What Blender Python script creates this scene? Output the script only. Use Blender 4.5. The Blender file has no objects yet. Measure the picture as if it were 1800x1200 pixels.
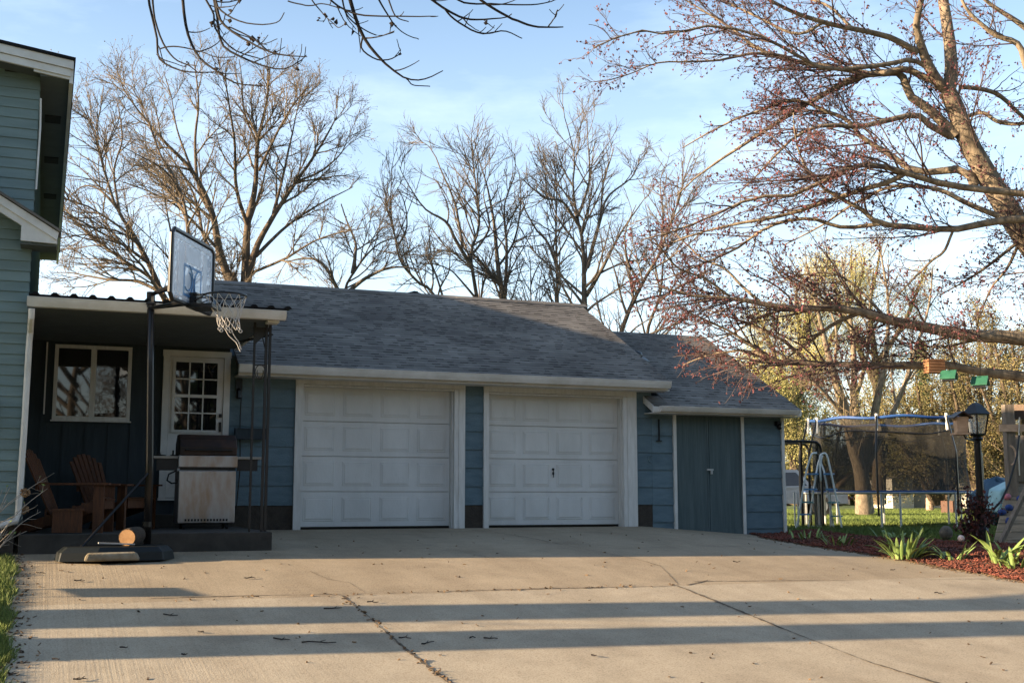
import bpy, math, random
import numpy as np
from mathutils import Vector, Matrix
random.seed(4); RNG = np.random.default_rng(11)
rad = math.radians
SC = bpy.context.scene; COL = SC.collection

# ------------------------------------------------------------------ camera
F = 2080.0; PSI = rad(21.6); HY = 874.0; TH = math.atan((HY-600)/F)
CAM = np.array([0, -17.64, .475])
RV = np.array([math.cos(PSI), -math.sin(PSI), 0]); FH = np.array([math.sin(PSI), math.cos(PSI), 0])
FW = FH*math.cos(TH)+np.array([0, 0, math.sin(TH)]); UP = np.cross(RV, FW)
cd = bpy.data.cameras.new('camera'); cam = bpy.data.objects.new('camera', cd); COL.objects.link(cam)
cd.sensor_width = 36; cd.lens = 36*F/1800; cd.clip_start = .05; cd.clip_end = 3000
cam.location = CAM
cam.rotation_euler = Vector(FW).to_track_quat('-Z', 'Y').to_euler()
SC.camera = cam

# ------------------------------------------------------------------ sky, sun, exposure
SUN_AZ = 6.0; SUN_EL = 14.0
w = bpy.data.worlds.new('World'); SC.world = w; w.use_nodes = True
nt = w.node_tree; bg = nt.nodes['Background']
sky = nt.nodes.new('ShaderNodeTexSky'); sky.sky_type = 'NISHITA'; sky.sun_disc = False
sky.sun_elevation = rad(SUN_EL); sky.sun_rotation = rad(-(90-SUN_AZ)); sky.air_density = 1.0; sky.dust_density = .9; sky.ozone_density = 1.6
tc = nt.nodes.new('ShaderNodeTexCoord'); mp = nt.nodes.new('ShaderNodeMapping'); mp.inputs['Scale'].default_value = (1.6, 1.6, 5.5)
mp.inputs['Location'].default_value = (.35, .2, .1)
nz = nt.nodes.new('ShaderNodeTexNoise'); nz.inputs['Scale'].default_value = 2.3; nz.inputs['Detail'].default_value = 7; nz.inputs['Roughness'].default_value = .58
cr = nt.nodes.new('ShaderNodeValToRGB'); cr.color_ramp.elements[0].position = .50; cr.color_ramp.elements[1].position = .80
sp = nt.nodes.new('ShaderNodeSeparateXYZ'); mr = nt.nodes.new('ShaderNodeMapRange')
mr.inputs['From Min'].default_value = .0; mr.inputs['From Max'].default_value = .45; mr.inputs['To Min'].default_value = .30; mr.inputs['To Max'].default_value = 0.0
ad = nt.nodes.new('ShaderNodeMath'); ad.operation = 'MULTIPLY_ADD'; ad.inputs[1].default_value = .20; ad.use_clamp = True
mx = nt.nodes.new('ShaderNodeMix'); mx.data_type = 'RGBA'; mx.inputs[7].default_value = (6.6, 7.3, 8.3, 1)
L = nt.links.new
L(tc.outputs['Generated'], mp.inputs[0]); L(mp.outputs[0], nz.inputs[0]); L(nz.outputs[0], cr.inputs[0])
L(tc.outputs['Generated'], sp.inputs[0]); L(sp.outputs[2], mr.inputs[0])
L(cr.outputs[0], ad.inputs[0]); L(mr.outputs[0], ad.inputs[2])
L(ad.outputs[0], mx.inputs[0]); L(sky.outputs[0], mx.inputs[6]); L(mx.outputs[2], bg.inputs[0])
bg.inputs[1].default_value = .086
sd = bpy.data.lights.new('sun', 'SUN'); so = bpy.data.objects.new('sun', sd); COL.objects.link(so)
sd.energy = 5.0; sd.angle = rad(.5); sd.color = (1, .77, .51)
a = rad(SUN_AZ); e = rad(SUN_EL)
SV = Vector((-math.cos(a)*math.cos(e), math.sin(a)*math.cos(e), math.sin(e)))
so.rotation_euler = SV.to_track_quat('Z', 'Y').to_euler(); so.location = SV*60
SC.view_settings.view_transform = 'Standard'; SC.view_settings.look = 'None'; SC.view_settings.gamma = 1
SC.view_settings.exposure = 1.95

# ------------------------------------------------------------------ where things stand
def ray(x, y): return RV*(x-900)/F+UP*(600-y)/F+FW
def D(x, y, d): return CAM+ray(x, y)*d                      # a point at depth d
def onY(x, y, Y0):
    r = ray(x, y); return CAM+r*(Y0-CAM[1])/r[1]
PY = [-60, -18, -13, -9.6, -7, -4.6, -2, 0, 4, 400]; PZ = [-1.2, -1.12, -1.05, -.85, -.56, -.275, -.10, 0, .02, .02]
def gz(x, y):
    x = np.asarray(x, float); y = np.asarray(y, float)
    b = np.interp(y, PY, PZ)
    f = np.clip((y+6.5)/5.5, 0, 1); f = f*f*(3-2*f)
    c = -.075*np.clip(x-9.3, 0, 2.9)*f
    far = np.clip((y-20)/40, 0, 1)
    return b+c+far*.12
def gz1(x, y): return float(gz(x, y))

# ------------------------------------------------------------------ materials
def mat(name, c1, c2=None, rough=.85, scale=6, st=(1, 1, 1), bump=0, bscale=None, metal=0, island=0, spec=.35, alpha=1, detail=5, lo=.35, hi=.65, coat=0, trans=0):
    m = bpy.data.materials.new(name); m.use_nodes = True; n = m.node_tree.nodes; l = m.node_tree.links.new
    p = n['Principled BSDF']; p.inputs['Roughness'].default_value = rough; p.inputs['Metallic'].default_value = metal
    p.inputs['Specular IOR Level'].default_value = spec; p.inputs['Alpha'].default_value = alpha; p.inputs['Coat Weight'].default_value = coat
    p.inputs['Transmission Weight'].default_value = trans
    if c2 is None: c2 = tuple(v*.75 for v in c1)
    t = n.new('ShaderNodeTexCoord'); g = n.new('ShaderNodeMapping'); g.inputs['Scale'].default_value = st
    z = n.new('ShaderNodeTexNoise'); z.inputs['Scale'].default_value = scale; z.inputs['Detail'].default_value = detail; z.inputs['Roughness'].default_value = .6
    r = n.new('ShaderNodeValToRGB'); r.color_ramp.elements[0].position = lo; r.color_ramp.elements[1].position = hi
    r.color_ramp.elements[0].color = (*c2, 1); r.color_ramp.elements[1].color = (*c1, 1)
    l(t.outputs['Object'], g.inputs[0]); l(g.outputs[0], z.inputs[0]); l(z.outputs[0], r.inputs[0])
    out = r.outputs[0]
    if island:
        ge = n.new('ShaderNodeNewGeometry'); q = n.new('ShaderNodeMapRange'); q.inputs['To Min'].default_value = 1-island; q.inputs['To Max'].default_value = 1+island
        l(ge.outputs['Random Per Island'], q.inputs[0])
        k = n.new('ShaderNodeMix'); k.data_type = 'RGBA'; k.blend_type = 'MULTIPLY'; k.inputs[0].default_value = 1
        l(out, k.inputs[6]); l(q.outputs[0], k.inputs[7]); out = k.outputs[2]
    l(out, p.inputs['Base Color'])
    if bump:
        z2 = n.new('ShaderNodeTexNoise'); z2.inputs['Scale'].default_value = bscale or scale*4; z2.inputs['Detail'].default_value = 6
        b = n.new('ShaderNodeBump'); b.inputs['Strength'].default_value = min(1, bump); b.inputs['Distance'].default_value = .01*max(1, bump)
        l(g.outputs[0], z2.inputs[0]); l(z2.outputs[0], b.inputs['Height']); l(b.outputs[0], p.inputs['Normal'])
    m['p'] = 1
    return m
M = {}
M['white'] = mat('white_paint', (.64, .62, .59), (.52, .50, .46), rough=.55, scale=3, bump=.15, bscale=30)
M['door_white'] = mat('garage_door_paint', (.64, .63, .605), (.55, .54, .515), rough=.6, scale=2.2, bump=.25, bscale=45, st=(1, 1, .4))
M['jamb'] = mat('weathered_white_trim', (.66, .64, .61), (.56, .54, .50), rough=.7, scale=5, st=(4, 4, .6), bump=.2)
M['blue_siding'] = mat('blue_shingle_siding', (.125, .180, .210), (.090, .138, .165), rough=.85, scale=3, st=(1, 1, 3), bump=.5, bscale=40, island=.10)
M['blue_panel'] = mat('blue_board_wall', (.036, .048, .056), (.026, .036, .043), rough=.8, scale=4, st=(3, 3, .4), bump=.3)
M['shed_door'] = mat('blue_grey_shed_door', (.088, .118, .122), (.060, .086, .090), rough=.8, scale=4, st=(5, 5, .3), bump=.4)
M['green_siding'] = mat('green_grey_lap_siding', (.175, .235, .232), (.138, .190, .188), rough=.75, scale=2.5, st=(.5, .5, 4), bump=.25, bscale=50, island=.06)
M['soffit'] = mat('soffit_grey', (.10, .115, .118), (.08, .095, .098), rough=.8, scale=4)
M['shingle'] = mat('asphalt_shingles', (.178, .162, .143), (.108, .098, .088), rough=.95, scale=.8, bump=.3, bscale=90, island=.20, st=(1, 1, 1), spec=.2)
M['tab_edge'] = mat('shingle_butts_and_shade', (.045, .043, .041), (.07, .067, .063), rough=1, spec=.1)  # cut tab edges and gaps, with their shadow lines put into the colour
M['shingle_edge'] = mat('roof_deck_edge', (.09, .085, .08), rough=.9)
M['vent_dark'] = mat('dark_vent_mesh', (.02, .022, .024), rough=.95)
M['block'] = mat('brown_foundation_block', (.06, .048, .037), (.038, .031, .025), rough=.95, scale=9, bump=.8)
M['black'] = mat('black_metal', (.008, .008, .009), (.012, .011, .011), rough=.28, scale=9, spec=.35)
M['rust_black'] = mat('black_painted_iron', (.008, .008, .008), (.014, .010, .008), rough=.5, scale=14, spec=.5)
M['black_roof'] = mat('black_metal_roofing', (.014, .014, .015), rough=.8, spec=.1)
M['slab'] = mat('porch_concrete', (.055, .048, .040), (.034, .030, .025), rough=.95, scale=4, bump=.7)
M['glass'] = mat('window_glass', (.008, .009, .010), (.006, .006, .007), rough=.02, spec=.8)
M['glass_wavy'] = mat('old_window_glass', (.008, .009, .010), (.006, .006, .007), rough=.02, spec=.8, bump=.22, bscale=2.2, scale=3)
M['orange_wood'] = mat('stained_orange_wood', (.10, .034, .009), (.05, .016, .005), rough=.6, scale=6, st=(8, 8, 1), bump=.3, island=.15)
M['steel'] = mat('stainless_steel', (.44, .42, .42), (.34, .24, .17), rough=.38, metal=.75, scale=2.2, st=(3.0, 1, .8), lo=.32, hi=.62)
M['grill_lid'] = mat('rusty_grill_lid', (.055, .028, .018), (.016, .012, .012), rough=.5, scale=3)
M['grill_dark'] = mat('grill_black', (.02, .018, .017), rough=.5)
M['shelf_grey'] = mat('weathered_shelf_top', (.34, .31, .27), (.22, .20, .17), rough=.7, scale=6)
M['net'] = mat('white_net_cord', (.62, .58, .54), rough=.9, scale=20)
M['board_clear'] = mat('clear_backboard_sheet', (.42, .50, .62), (.36, .44, .56), rough=.2, alpha=.58, spec=.6)
M['board_white'] = mat('white_backboard_stripe', (.66, .70, .76), rough=.4, scale=4)
M['board_blue'] = mat('blue_backboard_print', (.10, .24, .46), rough=.4)
M['sandbag'] = mat('tan_sandbag', (.22, .195, .145), (.14, .11, .065), rough=.95, scale=7, bump=.6)
M['green_plastic'] = mat('dark_green_plastic', (.006, .009, .009), rough=.5)
M['log_bark'] = mat('log_bark', (.07, .05, .035), (.03, .022, .016), rough=.95, scale=14, bump=1)
M['log_end'] = mat('cut_log_end', (.42, .24, .11), (.27, .14, .06), rough=.9, scale=10)
M['bark_warm'] = mat('maple_bark', (.27, .212, .146), (.11, .086, .062), rough=.95, scale=7, st=(1.6, 1.6, .7), bump=1, bscale=22)
M['bark_grey'] = mat('grey_brown_bark', (.145, .12, .094), (.07, .058, .047), rough=.95, scale=6, st=(2, 2, .6), bump=.8)
M['bark_mid'] = mat('brown_bark', (.13, .095, .062), (.065, .048, .034), rough=.95, scale=6, bump=.6)
M['twig_warm'] = mat('tan_twigs', (.185, .142, .095), (.11, .085, .060), rough=.9, scale=1)
M['twig_grey'] = mat('grey_twigs', (.16, .128, .10), (.10, .082, .068), rough=.9, scale=1)
M['twig_red'] = mat('reddish_twigs', (.115, .080, .072), (.070, .048, .044), rough=.9, scale=1.5)
M['twig_dark'] = mat('dark_twigs', (.022, .016, .013), (.014, .011, .010), rough=.85, scale=5)
M['bud'] = mat('dark_red_buds', (.15, .050, .052), (.06, .025, .028), rough=.8, scale=2, island=.5)
M['bud_dark'] = mat('brown_buds', (.028, .017, .014), (.018, .012, .010), rough=.8, scale=9)
M['catkin'] = mat('yellow_green_buds', (.28, .24, .07), (.18, .15, .05), rough=.9, scale=1, island=.3)
M['willow'] = mat('yellow_green_willow_leaf', (.38, .34, .12), (.24, .22, .085), rough=.8, scale=.5, island=.35)
M['golden'] = mat('golden_shrub_leaf', (.21, .17, .065), (.11, .10, .045), rough=.85, scale=.45, island=.4)
M['conifer'] = mat('conifer_needles', (.055, .085, .025), (.025, .045, .018), rough=.9, scale=.6, island=.4)
M['olive'] = mat('olive_shrub_leaf', (.15, .135, .035), (.07, .07, .02), rough=.85, scale=.5, island=.4)
M['hosta'] = mat('fresh_green_leaf', (.20, .27, .09), (.12, .19, .045), rough=.5, scale=8, island=.25)
M['redleaf'] = mat('dark_red_leaf', (.075, .02, .018), (.04, .014, .013), rough=.7, scale=6, island=.4)
M['grassblade'] = mat('grass_blades', (.13, .17, .032), (.08, .115, .024), rough=.7, scale=.7, island=.35)
M['mulch'] = mat('red_wood_mulch', (.15, .045, .030), (.075, .035, .023), rough=.95, scale=1.1, island=.5)
M['mulch_base'] = mat('mulch_soil', (.10, .045, .028), (.05, .028, .02), rough=1, scale=14, bump=1.5)
M['blue_pad'] = mat('blue_vinyl_pad', (.03, .09, .27), (.022, .065, .2), rough=.5, scale=5)
M['net_black'] = mat('black_safety_netting', (.035, .032, .026), (.028, .026, .022), rough=.9, alpha=.66, scale=4)
M['net_light'] = mat('fine_dark_netting', (.03, .035, .035), rough=.9, alpha=.38, scale=4)
M['galv'] = mat('galvanised_tube', (.48, .48, .47), (.38, .38, .37), rough=.45, metal=.5, scale=6)
M['white_plastic'] = mat('white_plastic', (.78, .78, .74), rough=.5)
M['blue_plastic'] = mat('blue_plastic_step', (.09, .24, .42), rough=.5)
M['teal_plastic'] = mat('teal_plastic_step', (.08, .24, .24), rough=.5)
M['blue_hold'] = mat('blue_climbing_hold', (.025, .06, .24), rough=.5)
M['pink_hold'] = mat('pink_climbing_hold', (.6, .2, .24), rough=.5)
M['grey_wood'] = mat('weathered_grey_wood', (.20, .165, .13), (.12, .10, .08), rough=.9, scale=4, st=(6, 6, 1), bump=.5, island=.15)
M['plank'] = mat('climbing_wall_planks', (.27, .215, .15), (.17, .135, .095), rough=.9, scale=3, st=(1, 1, 8), bump=.5, island=.25)
M['tan_wood'] = mat('pale_tan_wood', (.50, .35, .24), (.36, .24, .16), rough=.9, scale=4, st=(2, 2, 6), bump=.4)  # one even pale tan for bare wood
M['cedar'] = mat('orange_cedar_slats', (.30, .15, .075), (.21, .10, .05), rough=.8, scale=8, island=.12)
M['green_paint'] = mat('green_painted_tin', (.03, .13, .08), rough=.5, scale=9)
M['lamp_glass'] = mat('lantern_glass', (.42, .44, .42), rough=.1, alpha=.45)
M['slide'] = mat('pale_teal_slide', (.30, .50, .52), rough=.4)
M['tarp'] = mat('blue_tarp', (.05, .10, .15), rough=.6)
M['stone'] = mat('brown_grey_stone', (.17, .14, .11), (.10, .085, .07), rough=.95, scale=12, bump=.8)
M['cream_metal'] = mat('cream_metal_siding', (.62, .58, .50), (.56, .52, .45), rough=.7, scale=2)
M['grey_roof'] = mat('grey_metal_roof', (.34, .32, .29), rough=.7)
M['car_blue'] = mat('grey_blue_car_paint', (.07, .095, .14), rough=.3, spec=.6, coat=.6)
M['car_red'] = mat('dark_red_car_paint', (.10, .02, .018), rough=.3, spec=.6, coat=.6)
M['tyre'] = mat('black_tyre', (.015, .015, .015), rough=.85)
M['rim'] = mat('alloy_rim', (.5, .5, .5), rough=.35, metal=.7)
M['dead_flower'] = mat('dried_flower_head', (.38, .25, .14), (.25, .15, .08), rough=.95, scale=30)
M['dry_stem'] = mat('dry_stems', (.40, .34, .27), (.26, .21, .16), rough=.9, scale=12)
M['meter'] = mat('beige_meter_box', (.36, .34, .27), rough=.6)
M['litter'] = mat('dead_leaf_litter', (.16, .10, .05), (.07, .045, .028), rough=.95, scale=3, island=.5)
M['brick'] = mat('dark_brick', (.10, .05, .04), rough=.9)

def ground_mat():                                                  # lawn: blades of several greens, straw patches
    m = mat('lawn_grass', (.115, .155, .035), (.065, .095, .024), rough=.95, scale=.9, bump=1.5, bscale=60, detail=8, lo=.4, hi=.62)
    return m
M['lawn'] = ground_mat()
def concrete_mat():
    m = bpy.data.materials.new('driveway_concrete'); m.use_nodes = True; n = m.node_tree.nodes; l = m.node_tree.links.new
    p = n['Principled BSDF']; p.inputs['Roughness'].default_value = .92; p.inputs['Specular IOR Level'].default_value = .25
    t = n.new('ShaderNodeTexCoord'); s = n.new('ShaderNodeSeparateXYZ'); l(t.outputs['Object'], s.inputs[0])
    def math_(op, a_, b_=None, c_=None, clamp=False):
        k = n.new('ShaderNodeMath'); k.operation = op; k.use_clamp = clamp
        for i, v in enumerate((a_, b_, c_)):
            if v is None: continue
            if isinstance(v, (int, float)): k.inputs[i].default_value = v
            else: l(v, k.inputs[i])
        return k.outputs[0]
    def noise(sc, det=6, st=(1, 1, 1), ro=.6):
        g = n.new('ShaderNodeMapping'); g.inputs['Scale'].default_value = st; z = n.new('ShaderNodeTexNoise'); z.inputs['Scale'].default_value = sc
        z.inputs['Detail'].default_value = det; z.inputs['Roughness'].default_value = ro; l(t.outputs['Object'], g.inputs[0]); l(g.outputs[0], z.inputs[0]); return z.outputs[0]
    big = noise(.45, 6); mid = noise(3.5, 8); fine = noise(95, 3); spots = noise(14, 4)
    r = n.new('ShaderNodeValToRGB'); r.color_ramp.elements[0].position = .3; r.color_ramp.elements[1].position = .72
    r.color_ramp.elements[0].color = (.290, .245, .178, 1); r.color_ramp.elements[1].color = (.465, .398, .295, 1)
    v = math_('ADD', math_('MULTIPLY', big, .42), math_('MULTIPLY', mid, .36)); v = math_('ADD', v, math_('MULTIPLY', fine, .22)); l(v, r.inputs[0])
    st = n.new('ShaderNodeValToRGB'); st.color_ramp.elements[0].position = .66; st.color_ramp.elements[1].position = .74
    l(spots, st.inputs[0])
    # broom lines running away from the camera, strongest at the left
    br = noise(1, 2, (44, .25, 1)); leftw = math_('SUBTRACT', 1.0, math_('MULTIPLY', s.outputs[0], .28), clamp=True); older = math_('MULTIPLY', math_('ADD', s.outputs[1], 6.25), 25.0, clamp=True); speck = noise(70, 3); blot = noise(1.1, 5)
    # dark run-off streaks along the slope
    streak = noise(1, 4, (1.6, .22, 1))
    k1 = n.new('ShaderNodeMix'); k1.data_type = 'RGBA'; k1.blend_type = 'MULTIPLY'; l(math_('MULTIPLY', math_('SUBTRACT', streak, .42, clamp=True), 2.2, clamp=True), k1.inputs[0])
    l(r.outputs[0], k1.inputs[6]); k1.inputs[7].default_value = (.72, .69, .66, 1)
    k3 = n.new('ShaderNodeMix'); k3.data_type = 'RGBA'; k3.blend_type = 'MULTIPLY'; l(math_('MULTIPLY', st.outputs[0], .5), k3.inputs[0]); l(k1.outputs[2], k3.inputs[6]); k3.inputs[7].default_value = (.45, .40, .36, 1)
    k4 = n.new('ShaderNodeMix'); k4.data_type = 'RGBA'; k4.blend_type = 'MULTIPLY'; l(math_('MULTIPLY', math_('MULTIPLY', math_('SUBTRACT', br, .5, clamp=True), 1.5, clamp=True), leftw), k4.inputs[0]); l(k3.outputs[2], k4.inputs[6]); k4.inputs[7].default_value = (.6, .58, .55, 1)
    k5 = n.new('ShaderNodeMix'); k5.data_type = 'RGBA'; k5.blend_type = 'MULTIPLY'; l(older, k5.inputs[0]); l(k4.outputs[2], k5.inputs[6]); k5.inputs[7].default_value = (.86, .82, .77, 1)
    k6 = n.new('ShaderNodeMix'); k6.data_type = 'RGBA'; k6.blend_type = 'MULTIPLY'; l(math_('MULTIPLY', math_('SUBTRACT', speck, .48, clamp=True), 5.0, clamp=True), k6.inputs[0]); l(k5.outputs[2], k6.inputs[6]); k6.inputs[7].default_value = (.62, .58, .54, 1)
    k7 = n.new('ShaderNodeMix'); k7.data_type = 'RGBA'; k7.blend_type = 'MULTIPLY'; l(math_('MULTIPLY', math_('SUBTRACT', blot, .53, clamp=True), 3.0, clamp=True), k7.inputs[0]); l(k6.outputs[2], k7.inputs[6]); k7.inputs[7].default_value = (.66, .64, .63, 1)
    l(k7.outputs[2], p.inputs['Base Color'])
    b = n.new('ShaderNodeBump'); b.inputs['Strength'].default_value = .5; b.inputs['Distance'].default_value = .006
    l(math_('ADD', math_('ADD', fine, mid), math_('MULTIPLY', math_('MULTIPLY', br, leftw), .8)), b.inputs['Height']); l(b.outputs[0], p.inputs['Normal'])
    return m
M['concrete'] = concrete_mat()
M['joint'] = mat('joint_dirt', (.035, .027, .02), (.11, .085, .06), rough=1, scale=7, lo=.45, hi=.75, bump=1)

# ------------------------------------------------------------------ mesh helpers
class MB:
    def __init__(s): s.v = []; s.f = []; s.n = 0
    def add(s, v, f):
        v = np.asarray(v, float).reshape(-1, 3); s.v.append(v)
        s.f += [tuple(int(i)+s.n for i in q) for q in f]; s.n += len(v); return s
    def box(s, a_, b_, R=None, c=None):                             # from corner a_ to corner b_, optionally turned by R about c
        x0, y0, z0 = a_; x1, y1, z1 = b_
        v = np.array([(x0, y0, z0), (x1, y0, z0), (x1, y1, z0), (x0, y1, z0), (x0, y0, z1), (x1, y0, z1), (x1, y1, z1), (x0, y1, z1)], float)
        if R is not None:
            c = np.array(c if c is not None else v.mean(0)); v = (v-c)@np.array(R).T+c
        return s.add(v, [(0, 3, 2, 1), (4, 5, 6, 7), (0, 1, 5, 4), (1, 2, 6, 5), (2, 3, 7, 6), (3, 0, 4, 7)])
    def hexa(s, v): return s.add(v, [(0, 3, 2, 1), (4, 5, 6, 7), (0, 1, 5, 4), (1, 2, 6, 5), (2, 3, 7, 6), (3, 0, 4, 7)])
    def prism(s, poly, off):                                        # closed polygon of 3-D points swept by off
        p = np.asarray(poly, float); k = len(p); v = np.vstack([p, p+np.asarray(off, float)])
        f = [tuple(range(k))[::-1], tuple(range(k, 2*k))]+[(i, (i+1) % k, (i+1) % k+k, i+k) for i in range(k)]
        return s.add(v, f)
    def tube(s, pts, r, sides=8, cap=True):
        p = np.asarray(pts, float); k = len(p); r = np.broadcast_to(np.asarray(r, float), (k,))
        t = np.gradient(p, axis=0); t /= np.linalg.norm(t, axis=1)[:, None]+1e-9
        ref = np.array([0, 0, 1.]) if abs(t[0][2]) < .8 else np.array([1., 0, 0])
        v = []
        for i in range(k):
            ref = ref-t[i]*(ref@t[i])
            if np.linalg.norm(ref) < 1e-4: ref = np.cross(t[i], [0, 1, .3])
            ref = ref/np.linalg.norm(ref); q = np.cross(t[i], ref)
            for j in range(sides):
                an = 2*math.pi*(j+.5)/sides; v.append(p[i]+r[i]*(math.cos(an)*ref+math.sin(an)*q))
        f = [(i*sides+j, i*sides+(j+1) % sides, (i+1)*sides+(j+1) % sides, (i+1)*sides+j) for i in range(k-1) for j in range(sides)]
        if cap: f += [tuple(range(sides))[::-1], tuple(range((k-1)*sides, k*sides))]
        return s.add(v, f)
    def bar(s, a_, b_, wx, wy, up=(0, 0, 1)):                        # rectangular bar from a_ to b_
        a_ = np.array(a_, float); b_ = np.array(b_, float); t = b_-a_; t /= np.linalg.norm(t)
        u = np.cross(t, up); 
        if np.linalg.norm(u) < 1e-3: u = np.cross(t, (1, 0, 0))
        u /= np.linalg.norm(u); q = np.cross(u, t)
        v = [e_+u*sx*wx/2+q*sy*wy/2 for e_ in (a_, b_) for sx, sy in ((-1, -1), (1, -1), (1, 1), (-1, 1))]
        return s.hexa(v)
    def lathe(s, c, prof, sides=16, squash=(1, 1, 1)):
        c = np.array(c, float); v = []
        for (r_, z_) in prof:
            for j in range(sides):
                an = 2*math.pi*j/sides; v.append(c+np.array([r_*math.cos(an)*squash[0], r_*math.sin(an)*squash[1], z_*squash[2]]))
        k = len(prof)
        f = [(i*sides+j, i*sides+(j+1) % sides, (i+1)*sides+(j+1) % sides, (i+1)*sides+j) for i in range(k-1) for j in range(sides)]
        f += [tuple(range(sides))[::-1], tuple(range((k-1)*sides, k*sides))]
        return s.add(v, f)
    def blob(s, c, r, n_=7, m_=10, jit=.12):
        prof = [(max(.001, math.sin(math.pi*i/n_)), -math.cos(math.pi*i/n_)) for i in range(n_+1)]
        v = []; c = np.array(c, float); r = np.array(r, float)
        for (q, z_) in prof:
            for j in range(m_):
                an = 2*math.pi*j/m_; k_ = 1+random.uniform(-jit, jit); v.append(c+r*np.array([q*math.cos(an), q*math.sin(an), z_])*k_)
        f = [(i*m_+j, i*m_+(j+1) % m_, (i+1)*m_+(j+1) % m_, (i+1)*m_+j) for i in range(n_) for j in range(m_)]
        return s.add(v, f)
    def mesh(s, name, m, smooth=False):
        me = bpy.data.meshes.new(name); me.from_pydata(np.vstack(s.v).tolist(), [], s.f); me.materials.append(m)
        if smooth: me.shade_smooth() if hasattr(me, 'shade_smooth') else me.polygons.foreach_set('use_smooth', [True]*len(me.polygons))
        me.update(); return me
def np_mesh(name, V, Fq, m, smooth=False):                          # fast path: V (n,3), Fq (k,3|4)
    me = bpy.data.meshes.new(name); k, s_ = Fq.shape
    me.vertices.add(len(V)); me.vertices.foreach_set('co', np.asarray(V, np.float32).ravel())
    me.loops.add(k*s_); me.loops.foreach_set('vertex_index', Fq.astype(np.int32).ravel())
    me.polygons.add(k); me.polygons.foreach_set('loop_start', np.arange(0, k*s_, s_, dtype=np.int32))
    try: me.polygons.foreach_set('loop_total', np.full(k, s_, np.int32))
    except Exception: pass
    me.polygons.foreach_set('use_smooth', np.full(k, bool(smooth)))
    me.materials.append(m); me.update(calc_edges=True); return me
def tag(o, label=None, cat=None, group=None, kind=None):
    if label: o['label'] = label
    if cat: o['category'] = cat
    if group: o['group'] = group
    if kind: o['kind'] = kind
    return o
def thing(name, label, cat, loc=(0, 0, 0), group=None, rz=0):
    o = bpy.data.objects.new(name, None); COL.objects.link(o); o.location = [float(v) for v in loc]; o.rotation_euler = (0, 0, rz); o.empty_display_size = .2
    o['_l'] = 0
    return tag(o, label, cat, group)
def obj(name, mb, m, parent=None, smooth=False, local=False, bevel=0, label=None):
    me = mb.mesh(name, m, smooth) if isinstance(mb, MB) else mb
    o = bpy.data.objects.new(name, me); COL.objects.link(o)
    if parent is not None:
        o.parent = parent
        if not local:
            mw = Matrix.LocRotScale(parent.location, parent.rotation_euler, None) if parent.parent is None else None
            q = parent; inv = Matrix.Identity(4)
            chain = []
            while q is not None: chain.append(q); q = q.parent
            W = Matrix.Identity(4)
            for q in reversed(chain): W = W @ q.matrix_parent_inverse @ Matrix.LocRotScale(q.location, q.rotation_euler, None)
            o.matrix_parent_inverse = W.inverted()
    if bevel:
        b = o.modifiers.new('bevel', 'BEVEL'); b.width = bevel; b.segments = 2; b.limit_method = 'ANGLE'
    if label: o['label'] = label
    return o
def rotz(a_): c, s_ = math.cos(a_), math.sin(a_); return np.array([[c, -s_, 0], [s_, c, 0], [0, 0, 1]])
def rotx(a_): c, s_ = math.cos(a_), math.sin(a_); return np.array([[1, 0, 0], [0, c, -s_], [0, s_, c]])
def roty(a_): c, s_ = math.cos(a_), math.sin(a_); return np.array([[c, 0, s_], [0, 1, 0], [-s_, 0, c]])

# ------------------------------------------------------------------ ground
def grid_mesh(name, xs, ys, off, m, skirt=False):
    X_, Y_ = np.meshgrid(xs, ys); Z_ = gz(X_, Y_)+off
    V = np.stack([X_, Y_, Z_], -1).reshape(-1, 3); nx, ny = len(xs), len(ys)
    i, j = np.meshgrid(np.arange(nx-1), np.arange(ny-1)); a_ = (j*nx+i).ravel()
    return np_mesh(name, V, np.stack([a_, a_+1, a_+nx+1, a_+nx], 1), m, True)
xs = np.unique(np.r_[np.linspace(-900, -60, 8), np.linspace(-60, -4, 20), np.arange(-4, 32, .5), np.linspace(32, 100, 25), np.linspace(100, 1200, 10)])
ys = np.unique(np.r_[np.linspace(-300, -60, 5), np.linspace(-60, -20, 12), np.arange(-20, 12, .5), np.linspace(12, 80, 35), np.linspace(80, 1500, 12)])
o = obj('lawn_ground', grid_mesh('lawn_ground', xs, ys, -.035, M['lawn']), M['lawn']); tag(o, kind='structure')
# driveway: left edge straight, right edge follows the mulch bed
EY = [-18, -12, -9, -6.8, -5.6, -4.4, -3.0, -1.8, -.9, .02]; EX = [13.6, 12.2, 11.5, 10.95, 10.62, 10.45, 10.5, 10.75, 11.1, 11.5]
def drive_edge(y): return np.interp(y, EY, EX)+.03*np.sin(y*7)+.02*np.sin(y*17)
ysd = np.unique(np.r_[np.arange(-17.8, .03, .2), .02]); u = np.linspace(0, 1, 60)
LX = lambda y: -.255+.016*(-y-3.5)+.03*np.sin(y*5.3)+.02*np.sin(y*13)
V = []
for y in ysd:
    x = LX(y)+(drive_edge(y)-LX(y))*u; V.append(np.stack([x, np.full_like(x, y), gz(x, y)+.004], 1))
V = np.vstack(V); nx = 60; ny = len(ysd); i, j = np.meshgrid(np.arange(nx-1), np.arange(ny-1)); a_ = (j*nx+i).ravel()
Q = np.stack([a_, a_+1, a_+nx+1, a_+nx], 1)
e0 = np.arange(ny-1)*nx; n0 = len(V)
LV = V[np.arange(ny)*nx]-[0, 0, .09]; RVv = V[np.arange(ny)*nx+nx-1]-[0, 0, .09]
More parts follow.
